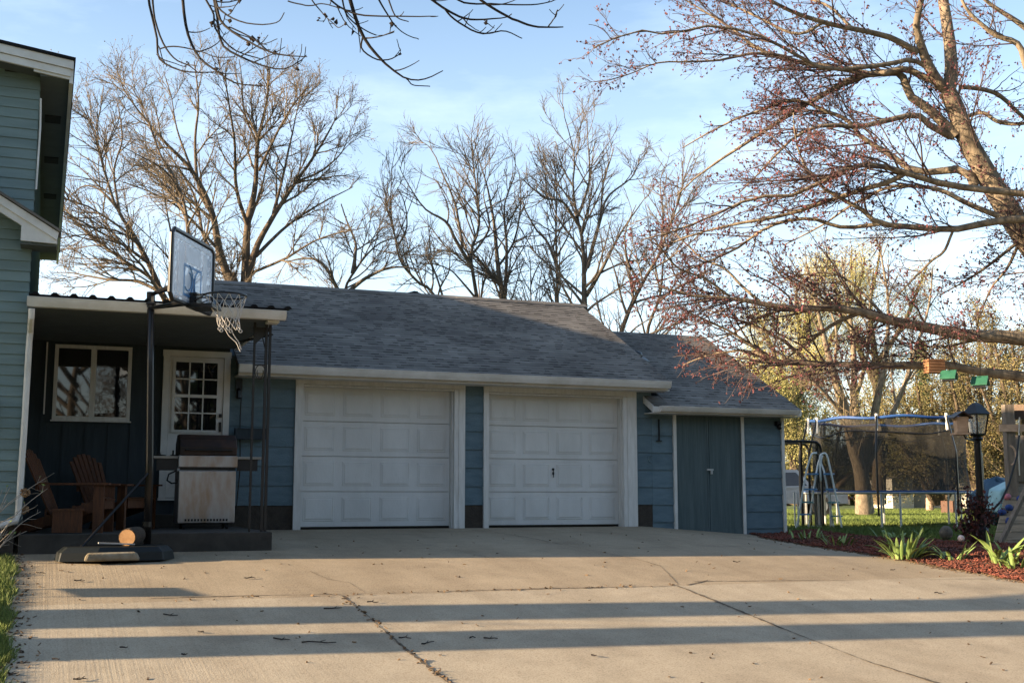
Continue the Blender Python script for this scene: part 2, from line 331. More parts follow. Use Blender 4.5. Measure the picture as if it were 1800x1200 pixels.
EV = np.vstack([V[np.arange(ny)*nx], V[np.arange(ny)*nx+nx-1], LV, RVv]); k = np.arange(ny-1); EQ = np.vstack([np.stack([k, k+1, 2*ny+k+1, 2*ny+k], 1), np.stack([ny+k, 3*ny+k, 3*ny+k+1, ny+k+1], 1)])

o = obj('driveway', np_mesh('driveway', V, Q, M['concrete'], True), M['concrete']); tag(o, kind='structure')
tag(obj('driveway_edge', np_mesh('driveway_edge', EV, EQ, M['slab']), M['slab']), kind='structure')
# slab joints: irregular dirt-filled strips just proud of the slabs
def joint(p0, p1, wd, gaps=(), name='expansion_joint'):
    p0 = np.array(p0, float); p1 = np.array(p1, float); Lh = np.linalg.norm(p1-p0); k = int(Lh/.05); t = np.linspace(0, 1, k)
    d = (p1-p0)/Lh; nn = np.array([-d[1], d[0]]); P_ = p0+np.outer(t, p1-p0)+np.outer(.012*np.sin(t*Lh*2.1)+RNG.normal(0, .004, k), nn)
    wv = wd*np.clip(RNG.normal(1, .35, k), .25, 2)*(.75+.45*np.sin(t*Lh*1.7+p0[0]))
    for g0, g1 in gaps: wv[(t > g0) & (t < g1)] *= .2
    A = P_+nn*wv[:, None]/2; B = P_-nn*wv[:, None]/2
    V = np.vstack([np.c_[A, gz(A[:, 0], A[:, 1])+.0085], np.c_[B, gz(B[:, 0], B[:, 1])+.0085]]); i = np.arange(k-1)
    return V, np.stack([i+k, i+1+k, i+1, i], 1)
for n_, jl in (('driveway_joint', [((2.76, -6.22), (2.78, -17), .026), ((1.0, -6.08), (6.45, -6.24), .016), ((6.42, -6.28), (6.0, -17), .03), ((6.75, -6.05), (10.6, -6.42), .013), ((6.35, -.9), (6.85, -5.1), .016), ((2.72, -4.9), (2.80, -5.35), .007), ((2.80, -5.35), (2.98, -5.6), .008), ((2.98, -5.6), (3.0, -6.1), .007), ((6.95, -6.0), (6.55, -6.22), .02), ((6.85, -5.1), (6.45, -6.2), .006), ((8.9, -8.4), (9.6, -9.6), .005), ((4.6, -2.0), (5.1, -4.3), .005)]),):
    Vs = []; Fs = []; c_ = 0
    for p0, p1, wd in jl:
        v_, f_ = joint(p0, p1, wd); Vs.append(v_); Fs.append(f_+c_); c_ += len(v_)
    tag(obj(n_, np_mesh(n_, np.vstack(Vs), np.vstack(Fs), M['joint']), M['joint']), kind='structure')

# ------------------------------------------------------------------ shingled roof plane
PITCH = math.atan(.515)
def shingles(x0, x1, y0, z0, y1, sl, seed, exposure=.112, tab=.27):
    rg = np.random.default_rng(seed); n_ = int(round((y1-y0)*math.hypot(1, sl)/exposure)); dy = (y1-y0)/n_; dz = dy*sl
    nrm = np.array([0, -sl, 1])/math.hypot(1, sl); VV = []; BB = []
    for r_ in range(n_):
        x = x0-rg.uniform(0, tab)
        while x < x1:
            a0, a1 = max(x0, x), min(x1, x+tab); x += tab
            if a1-a0 < .02: continue
            j = 0.0; ya = y0+r_*dy-j-.004; za = z0+r_*dz-(j+.004)*sl
            yb = y0+(r_+1)*dy+.012; zb = z0+(r_+1)*dz+.012*sl
            up_ = nrm*.006
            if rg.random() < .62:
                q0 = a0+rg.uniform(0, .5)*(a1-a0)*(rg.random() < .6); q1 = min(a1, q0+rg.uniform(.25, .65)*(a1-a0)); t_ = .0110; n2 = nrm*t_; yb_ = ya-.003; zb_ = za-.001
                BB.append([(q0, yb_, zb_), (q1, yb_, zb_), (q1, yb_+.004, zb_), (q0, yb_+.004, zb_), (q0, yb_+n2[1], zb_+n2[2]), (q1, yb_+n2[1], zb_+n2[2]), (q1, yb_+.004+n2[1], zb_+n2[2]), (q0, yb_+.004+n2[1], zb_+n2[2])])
            VV.append([(a0, ya, za), (a1, ya, za), (a1, yb, zb), (a0, yb, zb), (a0, ya+up_[1], za+up_[2]), (a1, ya+up_[1], za+up_[2]), (a1, yb+nrm[1]*.001, zb+nrm[2]*.001), (a0, yb+nrm[1]*.001, zb+nrm[2]*.001)])
    V = np.array(VV).reshape(-1, 3); b = np.arange(len(VV))*8
    fq = np.array([(4, 5, 6, 7), (0, 1, 5, 4), (1, 2, 6, 5), (3, 0, 4, 7)]); fb_ = np.array([(4, 5, 6, 7), (0, 1, 5, 4), (1, 2, 6, 5), (3, 0, 4, 7), (2, 3, 7, 6), (0, 3, 2, 1)])
    return V, (b[:, None, None]+fq[None]).reshape(-1, 4), np.array(BB).reshape(-1, 3), (np.arange(len(BB))[:, None, None]*8+fb_[None]).reshape(-1, 4)
def laps(mb, x0, x1, z0, z1, y, exposure, lip=.018, phase=0, ax='x'):   # overlapping horizontal boards facing -Y (or +X)
    z = z0-phase
    while z < z1-1e-3:
        a0 = max(z, z0); b0 = min(z+exposure, z1); la = lip; lb = lip*(1-(b0-z)/exposure)
        lo_ = lip*(1-(a0-z)/exposure)
        if ax == 'x': v = [(x0, y-lo_, a0), (x1, y-lo_, a0), (x1, y+.03, a0), (x0, y+.03, a0), (x0, y-lb-.001, b0), (x1, y-lb-.001, b0), (x1, y+.03, b0), (x0, y+.03, b0)]
        else: v = [(y+lo_, x0, a0), (y+lo_, x1, a0), (y-.03, x1, a0), (y-.03, x0, a0), (y+lb+.001, x0, b0), (y+lb+.001, x1, b0), (y-.03, x1, b0), (y-.03, x0, b0)]
        mb.hexa(v); z += exposure
    return mb

# ------------------------------------------------------------------ GARAGE (with its lean-to shed end)
g = thing('garage', 'long blue garage with two white overhead doors under a grey shingled roof', 'garage', (6, 0, 0))
mb = MB(); CS = .288; Z6 = .36
laps(mb, 2.52, 3.49, Z6, 2.36, 0, CS); laps(mb, 6.175, 6.49, Z6, 2.36, 0, CS); laps(mb, 9.205, 9.50, Z6, 2.36, 0, CS)
laps(mb, 3.49, 6.175, 2.285, 2.36, 0, CS); laps(mb, 6.49, 9.205, 2.26, 2.36, 0, CS)
obj('wall', mb, M['blue_siding'], g)
for x0, x1 in ((2.52, 3.49), (6.175, 6.49), (9.205, 9.5)): obj('foundation', MB().box((x0, -.005, -.25), (x1, .12, Z6-.004)), M['block'], g)
mb = MB(); gh = [(0, -.25), (6.2, -.25), (6.2, 2.55), (3.1, 4.12), (0, 2.55)]
mb.prism([(9.5, y, z) for y, z in gh], (-.1, 0, 0)); mb.prism([(2.62, y, z) for y, z in gh], (-.1, 0, 0)); mb.box((2.52, 6.1, -.25), (9.5, 6.2, 2.5))
mb.box((2.52, .5, 2.4), (9.5, 6, 2.45))
obj('side_wall', mb, M['blue_siding'], g)
# roof
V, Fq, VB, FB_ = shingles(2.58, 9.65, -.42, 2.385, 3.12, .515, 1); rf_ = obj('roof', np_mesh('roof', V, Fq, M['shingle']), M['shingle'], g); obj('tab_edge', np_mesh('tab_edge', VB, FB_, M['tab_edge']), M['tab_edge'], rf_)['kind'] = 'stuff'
mb = MB(); mb.prism([(2.585, -.40, 2.375), (2.585, 3.12, 4.187), (2.585, 6.6, 2.39), (2.585, 6.6, 2.30), (2.585, 3.12, 4.09), (2.585, -.40, 2.28)], (7.06, 0, 0))
obj('roof_deck', mb, M['shingle_edge'], g)
mb = MB()
for k in range(24):
    x0 = 2.6+k*.2975
    mb.hexa([(x0, 2.97, 4.135), (x0+.31, 2.97, 4.135), (x0+.31, 3.12, 4.21), (x0, 3.12, 4.21), (x0, 2.97, 4.15+.004*(k % 2)), (x0+.31, 2.97, 4.15), (x0+.31, 3.12, 4.226), (x0, 3.12, 4.226)])
    mb.hexa([(x0, 3.12, 4.21), (x0+.31, 3.12, 4.21), (x0+.31, 3.28, 4.135), (x0, 3.28, 4.135), (x0, 3.12, 4.226), (x0+.31, 3.12, 4.226), (x0+.31, 3.28, 4.15), (x0, 3.28, 4.15)])
obj('ridge_cap', mb, M['shingle'], g)
def gutter(x0, x1, y, z0, z1, parent, dep=.11):
    pr = [(y+dep, z0), (y+.035, z0), (y+.012, z0+.045*(z1-z0)/.11), (y, z0+.075*(z1-z0)/.11), (y-.004, z1-.012), (y-.012, z1-.010), (y-.012, z1), (y+.006, z1), (y+.02, z0+.07*(z1-z0)/.11), (y+.045, z0+.012), (y+dep, z0+.012)]
    mb = MB(); mb.prism([(x0, a_, b_) for a_, b_ in pr], (x1-x0, 0, 0))
    o = obj('gutter', mb, M['white'], parent)
    for x in (x0-.003, x1):
        mb = MB(); mb.prism([(x, y+dep, z0-.002), (x, y+.03, z0-.002), (x, y-.006, z0+.06*(z1-z0)/.11), (x, y-.014, z1+.002), (x, y+dep, z1+.002)], (.003, 0, 0))
        obj('end_cap', mb, M['white'], o)
    return o
gutter(2.58, 9.62, -.50, 2.262, 2.378, g)
mb = MB(); mb.box((2.585, -.388, 2.225), (9.645, -.006, 2.245)); mb.prism([(9.652, -.40, 2.29), (9.652, 3.12, 4.10), (9.652, 3.12, 4.19), (9.652, -.40, 2.375)], (.02, 0, 0)); mb.box((2.585, -.389, 2.247), (9.62, -.372, 2.36))
obj('fascia', mb, M['white'], g)
# overhead doors
def overhead(xa, xb, ox0, ox1, ztop, lock):
    # trim boards and recessed jambs
    mb = MB(); mb.box((ox0, -.045, -.03), (xa-.005, .0, ztop-.122)); mb.box((xb+.09, -.045, -.03), (ox1, .0, ztop-.122)); mb.box((ox0, -.047, ztop-.12), (ox1, .0, ztop))
    mb.box((xa-.0045, -.02, .0), (xa, .16, ztop-.125)); mb.box((xb+.02, -.038, -.02), (xb+.088, .16, ztop-.125)); mb.box((xb+.003, .04, 0), (xb+.018, .165, ztop-.125)); mb.box((xa, -.02, ztop-.15), (xb+.02, .16, ztop-.125))
    obj('door_frame', mb, M['jamb'], g)
    d = obj('garage_door', MB().box((xa+.001, .175, .04), (xb+.02, .19, 2.15)), M['door_white'], g)
    H = (2.15-.035)/4; Wd = xb+.0-xa
    for r_ in range(4):
        z0 = .035+r_*H; s_ = MB(); y = .16
        s_.box((xa, y-.012, z0+.006), (xb, y+.014, z0+H-.004))
        pw = Wd/4
        for c_ in range(4):
            px0 = xa+c_*pw+.06; px1 = xa+(c_+1)*pw-.06; pz0 = z0+.085; pz1 = z0+H-.075
            for q0, q1, ya, yb in ((0, .014, y-.012, y-.0185), (.026, .042, y-.0125, y-.0195)):
                # raised picture-frame moulding: four mitred strips
                for A, B, C_, D_ in (((px0+q0, pz0+q0), (px1-q0, pz0+q0), (px1-q1, pz0+q1), (px0+q1, pz0+q1)), ((px1-q0, pz0+q0), (px1-q0, pz1-q0), (px1-q1, pz1-q1), (px1-q1, pz0+q1)),
                                   ((px1-q0, pz1-q0), (px0+q0, pz1-q0), (px0+q1, pz1-q1), (px1-q1, pz1-q1)), ((px0+q0, pz1-q0), (px0+q0, pz0+q0), (px0+q1, pz0+q1), (px0+q1, pz1-q1))):
                    s_.hexa([(A[0], ya+.001, A[1]), (B[0], ya+.001, B[1]), (C_[0], ya+.001, C_[1]), (D_[0], ya+.001, D_[1]), (A[0], ya-.001, A[1]), (B[0], ya-.001, B[1]), (C_[0], yb, C_[1]), (D_[0], yb, D_[1])])
            s_.box((px0+.043, y-.0195, pz0+.043), (px1-.043, y-.0125, pz1-.043))
        obj('door_section', s_, M['door_white'], d)
    obj('weather_strip', MB().box((xa+.002, .145, .008), (xb-.002, .172, .034)), M['black'], d)
    if lock:
        mb = MB(); mb.lathe((0, 0, 0), [(.020, 0), (.022, .006), (.012, .012)], 14); mb.v = [v@rotx(math.pi/2).T for v in mb.v]; 
        mb.v = [v+[(xa+xb)/2, .146, .93] for v in mb.v]; mb.box(((xa+xb)/2-.012, .128, .845), ((xa+xb)/2+.014, .146, .885)); mb.box(((xa+xb)/2-.004, .124, .80), ((xa+xb)/2+.006, .134, .92))
        obj('lock', mb, M['black'], d)
    return d
overhead(3.61, 5.98, 3.49, 6.175, 2.285, False); overhead(6.58, 8.94, 6.49, 9.205, 2.262, True)
# small fixtures on the strip right of the second door
tag(obj('siding_bracket', MB().box((9.62, -.05, 1.42), (9.635, -.02, 1.78)).box((9.58, -.06, 1.41), (9.67, -.02, 1.425)), M['black']), 'thin dark metal bracket on the blue siding right of the second garage door', 'bracket')
hk = MB(); hk.tube([(9.46+.05*math.cos(t), -.035-.01*t/5, 1.12+.06*math.sin(t)) for t in np.linspace(.8, 5.2, 14)], .008, 6)
tag(obj('wall_hook', hk, M['blue_siding']), 'small curved hose hook painted blue, low on the siding beside the second garage door', 'hook')
vb = MB(); vb.prism([(6.2, 3.32, 4.06), (6.55, 3.32, 4.06), (6.40, 3.32, 4.30), (6.35, 3.32, 4.30)], (0, .22, 0)); vb.tube([(6.1, 3.4, 4.22), (6.36, 3.4, 4.30), (6.62, 3.4, 4.22)], .02, 6)
tag(obj('roof_vent', vb, M['black']), 'small dark vent cap just behind the garage roof ridge', 'roof vent')

# ------------------------------------------------------------------ SHED
s = thing('shed', 'lower blue lean-to shed with double doors joined to the right end of the garage', 'shed', (10.8, 0, -.15))
mb = MB(); laps(mb, 9.503, 9.90, -.2, 1.95, 0, CS, phase=.02); laps(mb, 11.29, 12.06, -.24, 1.92, 0, CS, phase=.1)
mb.box((9.9, -.0, 1.9), (11.29, .05, 1.95)); obj('wall', mb, M['blue_siding'], s)
mb = MB(); laps(mb, 0, 5.6, -.25, 1.95, 12.07, CS, ax='y'); obj('side_wall', mb, M['blue_siding'], s)
mb = MB(); mb.prism([(12.07, 0, 1.95), (12.07, 2.8, 3.42), (12.07, 5.6, 1.95)], (-.05, 0, 0)); mb.box((9.5, 5.5, -.2), (12.06, 5.6, 1.95)); obj('gable', mb, M['blue_siding'], s)
mb = MB()
for x0, x1, zb in ((9.90, 9.955, -.12), (11.235, 11.29, -.22)): obj('door_trim', MB().box((x0, -.045, zb), (x1, .0, 1.93)), M['white'], s)
mb.box((12.06, -.04, -.24), (12.115, .0, 1.93)); mb.box((12.088, .001, -.24), (12.115, .05, 1.93)); obj('corner_trim', mb, M['white'], s)
for x0, x1 in ((9.96, 10.585), (10.595, 11.232)):
    d = MB(); d.box((x0, -.02, -.15), (x1, .015, 1.92)); 
    for bx in ((x0, x0+.03), (x1-.03, x1)): d.box((bx[0], -.028, -.14), (bx[1], -.0205, 1.91))
    d.box((x0+.03, -.026, -.14), (x1-.03, -.0205, -.05)); d.box((x0+.03, -.026, 1.83), (x1-.03, -.0205, 1.91))
    dd = obj('shed_door', d, M['shed_door'], s)
    if x0 < 10: obj('hasp', MB().box((10.54, -.05, .93), (10.66, -.03, .96)).box((10.6, -.065, .87), (10.635, -.04, .935)), M['galv'], dd)
V, Fq, VB, FB_ = shingles(9.66, 12.25, -.36, 1.985, 2.82, .53, 2); V2, F2, _, _ = shingles(9.36, 9.66, -.36, 1.985, -.02, .53, 3)
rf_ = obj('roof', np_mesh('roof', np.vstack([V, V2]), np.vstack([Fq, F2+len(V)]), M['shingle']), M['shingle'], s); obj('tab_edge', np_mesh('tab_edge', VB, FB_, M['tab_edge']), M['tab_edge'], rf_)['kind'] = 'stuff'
mb = MB(); mb.prism([(9.655, -.35, 1.975), (9.655, 2.82, 3.655), (9.655, 5.95, 1.99), (9.655, 5.95, 1.90), (9.655, 2.82, 3.565), (9.655, -.35, 1.885)], (2.59, 0, 0)); mb.prism([(9.365, -.35, 1.97), (9.365, -.03, 2.14), (9.365, -.03, 2.05), (9.365, -.35, 1.88)], (.288, 0, 0))
obj('roof_deck', mb, M['shingle_edge'], s)
gutter(9.47, 12.17, -.45, 1.89, 1.975, s)
mb = MB(); mb.prism([(12.252, -.35, 1.89), (12.252, 2.82, 3.57), (12.252, 2.82, 3.66), (12.252, -.35, 1.98)], (.02, 0, 0)); mb.prism([(9.34, -.36, 1.87), (9.34, -.02, 2.05), (9.34, -.02, 2.16), (9.34, -.36, 1.98)], (.02, 0, 0)); mb.box((9.36, -.349, 1.86), (12.25, -.006, 1.875)); mb.box((9.36, -.362, 1.878), (12.25, -.352, 1.97))
obj('fascia', mb, M['white'], s)
p = np.array([9.78, 1.55]); vz = 1.985+(1.55+.36)*.53
vm = MB(); vm.blob((10.02, 1.55, vz+.06), (.16, .12, .09), 6, 12, .05); vm.box((9.85, 1.35, vz-.09), (10.22, 1.75, vz+.03), rotx(math.atan(.53)))
tag(obj('shed_roof_vent', vm, M['black'], smooth=True), 'low dark vent on the shed roof close to the garage', 'roof vent')
fl = MB(); fl.box((11.93, -.10, 1.72), (11.99, -.02, 1.80)); fl.blob((11.96, -.12, 1.70), (.05, .06, .06), 5, 8, .02)
tag(obj('floodlight', fl, M['black']), 'small dark floodlight under the shed eave near its right corner', 'floodlight')

# ------------------------------------------------------------------ HOUSE at the left
h = thing('house', 'tall grey-green lap sided house with white eaves at the left edge', 'house', (-3, -3, -.2))
mb = MB(); laps(mb, -5.7, -.23, .17, 3.81, -3.0, .121, lip=.014); laps(mb, -3.4, -.23, 3.811, 5.44, -3.0, .121, lip=.014, phase=.006); laps(mb, -3.0, 8.0, .17, 5.36, -.23, .121, lip=.012, ax='y')
for k in range(3): laps(mb, -3.4, -.62-.97*k, 5.44+.121*k, 5.44+.121*(k+1), -3.0, .121, lip=.014)
obj('wall', mb, M['green_siding'], h)
mb = MB(); mb.box((-5.65, -2.9, -.3), (-.32, 7.9, 3.8)); mb.box((-3.35, -2.9, 3.801), (-.32, 7.9, 5.3)); obj('inner_wall', mb, M['green_siding'], h)
obj('foundation', MB().box((-5.7, -2.98, -.5), (-.25, 8, .168)), M['block'], h)
mb = MB(); mb.prism([(-7.4, -2.9, 5.2), (-7.4, 7.9, 5.2), (-7.4, 7.9, 6.2), (-7.4, -2.9, 5.3)], (4.8, 0, 0)); mb.hexa([(-7.4, -2.89, 5.3), (-2.6, -2.89, 5.3), (-2.6, 7.89, 6.2), (-7.4, 7.89, 6.2), (-4.6, -2.89, 5.36), (-3.9, -2.89, 5.36), (-3.9, 7.89, 7.55), (-4.6, 7.89, 7.55)]); obj('shadow_caster_block', mb, M['green_siding'], h)  # unseen block, added and sloped to cast the shadow edge on the garage roof
# upper roof: low pitch slab with layered white rake and eave
def slope_slab(x0, z0, x1, z1, y0, y1, th): return [(x0, y0, z0), (x1, y0, z1), (x1, y0, z1-th), (x0, y0, z0-th)], (0, y1-y0, 0)
mb = MB(); mb.prism(*slope_slab(.15, 5.585, -3.6, 6.05, -3.37, 8.4, .035)); mb.prism(*slope_slab(-3.61, 3.95, -5.75, 3.90, -3.35, 8.4, .06)); obj('roof', mb, M['black_roof'], h)
mb = MB(); mb.prism(*slope_slab(.13, 5.548, -3.6, 6.013, -3.35, -3.31, .10)); mb.prism(*slope_slab(.10, 5.446, -3.6, 5.905, -3.33, -3.29, .085)); mb.prism(*slope_slab(.132, 5.548, .092, 5.552, -3.309, 8.3, .265))
mb.prism([(.104, -3.31, 5.33), (-.30, -3.31, 5.38), (-.30, -3.31, 5.44), (.104, -3.31, 5.40)], (0, .03, 0))
obj('rake_board', mb, M['white'], h)
sf = obj('soffit', MB().box((-.226, -3.28, 5.345), (.091, 8.3, 5.365)).prism([(.10, -3.285, 5.372), (-3.6, -3.285, 5.831), (-3.6, -3.285, 5.845), (.10, -3.285, 5.386)], (0, .28, 0)), M['soffit'], h)
for yv in (-1.62, .40, 2.65): obj('soffit_vent', MB().box((-.17, yv-.16, 5.335), (.02, yv+.16, 5.344)), M['vent_dark'], sf)
obj('conduit', MB().tube([(-.21, -3.03, 4.05), (-.2, -3.035, 4.8), (-.212, -3.03, 5.15)], .012, 6), M['white'], h)
# lower front gable with box return
mb = MB(); mb.prism([(.08, -3.38, 3.52), (-3.6, -3.38, 5.70), (-3.6, -3.38, 5.67), (.08, -3.38, 3.49)], (0, .36, 0)); obj('lower_roof', mb, M['shingle'], h)
mb = MB(); mb.prism([(.06, -3.35, 3.49), (-3.6, -3.35, 5.66), (-3.6, -3.35, 5.56), (.045, -3.35, 3.40)], (0, .04, 0)); mb.prism([(.04, -3.33, 3.42), (-3.6, -3.33, 5.56), (-3.6, -3.33, 5.47), (-.34, -3.33, 3.545), (-.34, -3.33, 3.37), (.04, -3.33, 3.36)], (0, .035, 0))
mb.box((.03, -3.295, 3.36), (.05, -2.95, 3.46)); obj('lower_rake', mb, M['white'], h)
obj('lower_soffit', MB().box((-.34, -3.29, 3.335), (.045, -2.9, 3.355)), M['soffit'], h)
mb = MB(); mb.tube([(-.185, -3.30, 2.60), (-.185, -3.28, 2.50), (-.19, -3.09, 2.36), (-.195, -3.065, 2.25), (-.20, -3.06, 1.2), (-.215, -3.06, .30), (-.23, -3.08, .22), (-.5, -3.12, .12)], .037, 8)
obj('downspout', mb, M['white'], h, smooth=False)
mt = MB().box((-.86, -3.09, 1.33), (-.50, -3.02, 1.60)).box((-.84, -3.08, 1.26), (-.53, -3.02, 1.325)); tag(obj('meter_box', mt, M['meter'], bevel=.01), 'beige meter box on the grey-green siding left of the downspout', 'meter box')

# ------------------------------------------------------------------ PORCH
p = thing('porch', 'shaded open porch with a flat white edged roof between house and garage', 'porch', (1.2, -1.5, 0))
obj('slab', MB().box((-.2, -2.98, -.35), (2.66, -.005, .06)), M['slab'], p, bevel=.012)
obj('step', MB().box((1.45, -.42, .062), (2.5, -.03, .24)), M['slab'], p, bevel=.01)
mb = MB(); mb.box((-.2, .0, .0), (2.515, .03, 2.9))
for k in range(9): mb.box((-.05+k*.3, -.010, .05), (-.05+k*.3+.018, -.0005, 2.6))
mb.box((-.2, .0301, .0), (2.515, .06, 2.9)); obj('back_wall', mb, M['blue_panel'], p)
mb = MB(); mb.prism([(-.22, -3.33, 2.765), (-.22, .1, 2.95), (-.22, .1, 2.91), (-.22, -3.33, 2.740)], (2.9, 0, 0))
for k in range(15):
    x0 = -.2+k*.205
    mb.prism([(x0, -3.345, 2.762), (x0+.03, -3.345, 2.792), (x0+.065, -3.345, 2.792), (x0+.095, -3.345, 2.762)], (0, 3.39, .188))
obj('roof', mb, M['black_roof'], p)
gutter(-.235, 2.70, -3.33, 2.628, 2.735, p)
mb = MB(); mb.box((-.21, -3.215, 2.632), (2.62, -3.17, 2.72)); mb.box((2.58, -3.165, 2.632), (2.62, 0, 2.72)); mb.box((2.5, -3.2, 2.60), (2.64, -3.02, 2.629)); obj('beam', mb, M['white'], p)
obj('ceiling', MB().box((-.2, -3.16, 2.645), (2.575, -.01, 2.66)), M['soffit'], p)
def iron_post(x, y):
    mb = MB(); z0, z1 = .06, 2.57
    for dx in (-.09, .09): 
        for dy in (0, .02): mb.box((x+dx-.011, y-.011, z0), (x+dx+.011, y+.011, z1))
    mb.box((x-.12, y-.03, z0), (x+.12, y+.03, z0+.012)); mb.box((x-.12, y-.03, z1), (x+.12, y+.03, z1+.012))
    return mb
for dx, ww in ((2.40, .014), (2.545, .026), (2.59, .026)):
    mb = MB()
    if ww < .02: mb.bar((dx, -2.86, .06), (dx, -2.86, 2.64), .026, .026); mb.tube([(dx+.006*math.sin(z*24), -2.86+.006*math.cos(z*24), z) for z in np.linspace(.08, 2.55, 90)], .011, 5)
    else: mb.box((dx-.016, -2.88, .06), (dx+.016, -2.85, 2.64))
    obj('post', mb, M['rust_black'], p)
mb = MB()
for zc, sgn in ((2.02, 1), (2.02, -1)):
    mb.tube([(2.48+sgn*(.012+.05*math.sin(t)), -2.86, zc+.085*math.cos(t)*1.0) for t in np.linspace(0, math.pi*1.6, 22)], .006, 5)
mb.tube([(2.42, -2.86, 2.52), (2.5, -2.86, 2.45), (2.54, -2.86, 2.3)], .008, 5); mb.box((2.40, -2.87, 2.10), (2.56, -2.85, 2.115))
mb.prism([(2.38, -2.87, 2.58), (2.62, -2.87, 2.58), (2.40, -2.87, 2.36)], (0, .02, 0)); mb.tube([(2.37, -1.5, 2.55), (2.62, -2.85, 2.5)], .015, 5)
obj('bracket', mb, M['rust_black'], p)
obj('cable', MB().tube([(2.69, -.06, 2.2), (2.68, -.05, 1.6), (2.70, -.06, .9), (2.66, -.06, .3)], .008, 5), M['black'], p)
# window
wn = thing('window', 'two pane slider window in a white frame on the porch back wall', 'window', (.62, 0, 1.5))
mb = MB(); X0, X1, Z0, Z1 = .105, 1.135, 1.545, 2.60
mb.box((X0, -.045, Z0), (X1, -.001, Z0+.055)); mb.box((X0, -.045, Z1-.05), (X1, -.001, Z1)); mb.box((X0, -.044, Z0+.055), (X0+.05, -.001, Z1-.05)); mb.box((X1-.05, -.044, Z0+.055), (X1, -.001, Z1-.05)); mb.box((.585, -.042, Z0+.055), (.66, -.001, Z1-.05))
obj('frame', mb, M['jamb'], wn); obj('pane', MB().box((X0+.05, -.018, Z0+.055), (.585, -.012, Z1-.05)), M['glass'], wn); obj('pane', MB().box((.66, -.022, Z0+.055), (X1-.05, -.016, Z1-.05)), M['glass_wavy'], wn)
obj('sill', MB().box((X0-.02, -.065, Z0-.02), (X1+.02, -.001, Z0-.001)), M['jamb'], wn)
tag(obj('trim_strip', MB().bar((.0, -.04, 1.62), (.0, -.04, 2.62), .045, .02), M['jamb']), 'narrow pale vertical strip of trim on the porch wall left of the window', 'trim strip')
# door
dr = thing('porch_door', 'white door with twelve small glass lites at the back of the porch', 'door', (2.05, 0, .47))
mb = MB(); mb.box((1.57, -.05, .47), (1.66, -.001, 2.50)); mb.box((2.43, -.05, .47), (2.52, -.001, 2.50)); mb.box((1.56, -.052, 2.50), (2.53, -.001, 2.59)); mb.box((1.56, -.07, .435), (2.53, -.001, .468)); obj('frame', mb, M['white'], dr)
obj('leaf', MB().box((1.665, -.03, .475), (2.425, -.001, 2.495)), M['white'], dr, label='white door leaf')
gx0, gx1, gz0, gz1_ = 1.745, 2.335, 1.44, 2.42
mb = MB(); mb.box((gx0-.04, -.048, gz0-.04), (gx1+.04, -.031, gz0)); mb.box((gx0-.04, -.048, gz1_), (gx1+.04, -.031, gz1_+.04)); mb.box((gx0-.04, -.047, gz0), (gx0, -.031, gz1_)); mb.box((gx1, -.047, gz0), (gx1+.04, -.031, gz1_))
for k in (1, 2): x = gx0+(gx1-gx0)*k/3; mb.box((x-.010, -.045, gz0), (x+.010, -.0385, gz1_))
for k in (1, 2, 3): z = gz0+(gz1_-gz0)*k/4; wz = .022 if k == 2 else .010; mb.box((gx0, -.046, z-wz), (gx1, -.0388, z+wz))
obj('glazing_bars', mb, M['white'], dr); obj('pane', MB().box((gx0, -.037, gz0), (gx1, -.032, gz1_)), M['glass'], dr)
obj('handle', MB().box((2.375, -.062, 1.42), (2.41, -.031, 1.56)).box((2.37, -.07, 1.63), (2.415, -.031, 1.68)), M['black'], dr)
# window box planter on the siding
mb = MB(); mb.box((2.60, -.18, 1.32), (3.05, -.03, 1.335)); mb.box((2.60, -.18, 1.335), (3.05, -.165, 1.46)); mb.box((2.60, -.165, 1.335), (2.615, -.03, 1.46)); mb.box((3.035, -.165, 1.335), (3.05, -.03, 1.46)); mb.box((2.58, -.19, 1.46), (3.07, -.15, 1.475))
tag(obj('planter_box', mb, M['blue_panel']), 'blue-grey wooden planter box on the wall between porch door and garage door', 'planter')
wl = MB(); wl.box((2.6, -.10, 2.03), (2.68, -.03, 2.2)); wl.lathe((2.64, -.12, 1.9), [(.03, 0), (.05, .02), (.04, .12), (.02, .16)], 10)
tag(obj('wall_lamp', wl, M['black']), 'small dark wall lamp above the planter box by the porch door', 'wall lamp')

# grill
gx, gy = 2.07, -1.15; gl = thing('gas_grill', 'rust stained stainless gas grill with closed lid in front of the porch door', 'grill', (gx, gy, .06))
obj('cabinet', MB().box((gx-.37, gy-.25, .14), (gx+.37, gy+.25, .83)), M['steel'], gl, bevel=.01)
mb = MB()
for k in range(14): mb.box((gx-.28+k*.041, gy-.256, .165), (gx-.28+k*.041+.024, gy-.249, .195))
obj('vent_slots', mb, M['black'], gl); obj('door_gap', MB().box((gx-.36, gy-.256, .835), (gx+.36, gy-.2, .868)), M['black'], gl)
obj('control_panel', MB().box((gx-.385, gy-.27, .87), (gx+.385, gy+.2, 1.03)), M['steel'], gl, bevel=.012)
pr = [(-.27, 1.032), (-.275, 1.14), (-.22, 1.25), (-.08, 1.315), (.12, 1.315), (.26, 1.2), (.27, 1.032)]
obj('lid', MB().prism([(gx-.375, gy+a_, b_) for a_, b_ in pr], (.75, 0, 0)), M['grill_lid'], gl, bevel=.012)
obj('lid_handle', MB().tube([(gx-.3, gy-.27, 1.10), (gx-.3, gy-.32, 1.10), (gx+.3, gy-.32, 1.10), (gx+.3, gy-.27, 1.10)], .012, 8), M['grill_dark'], gl)
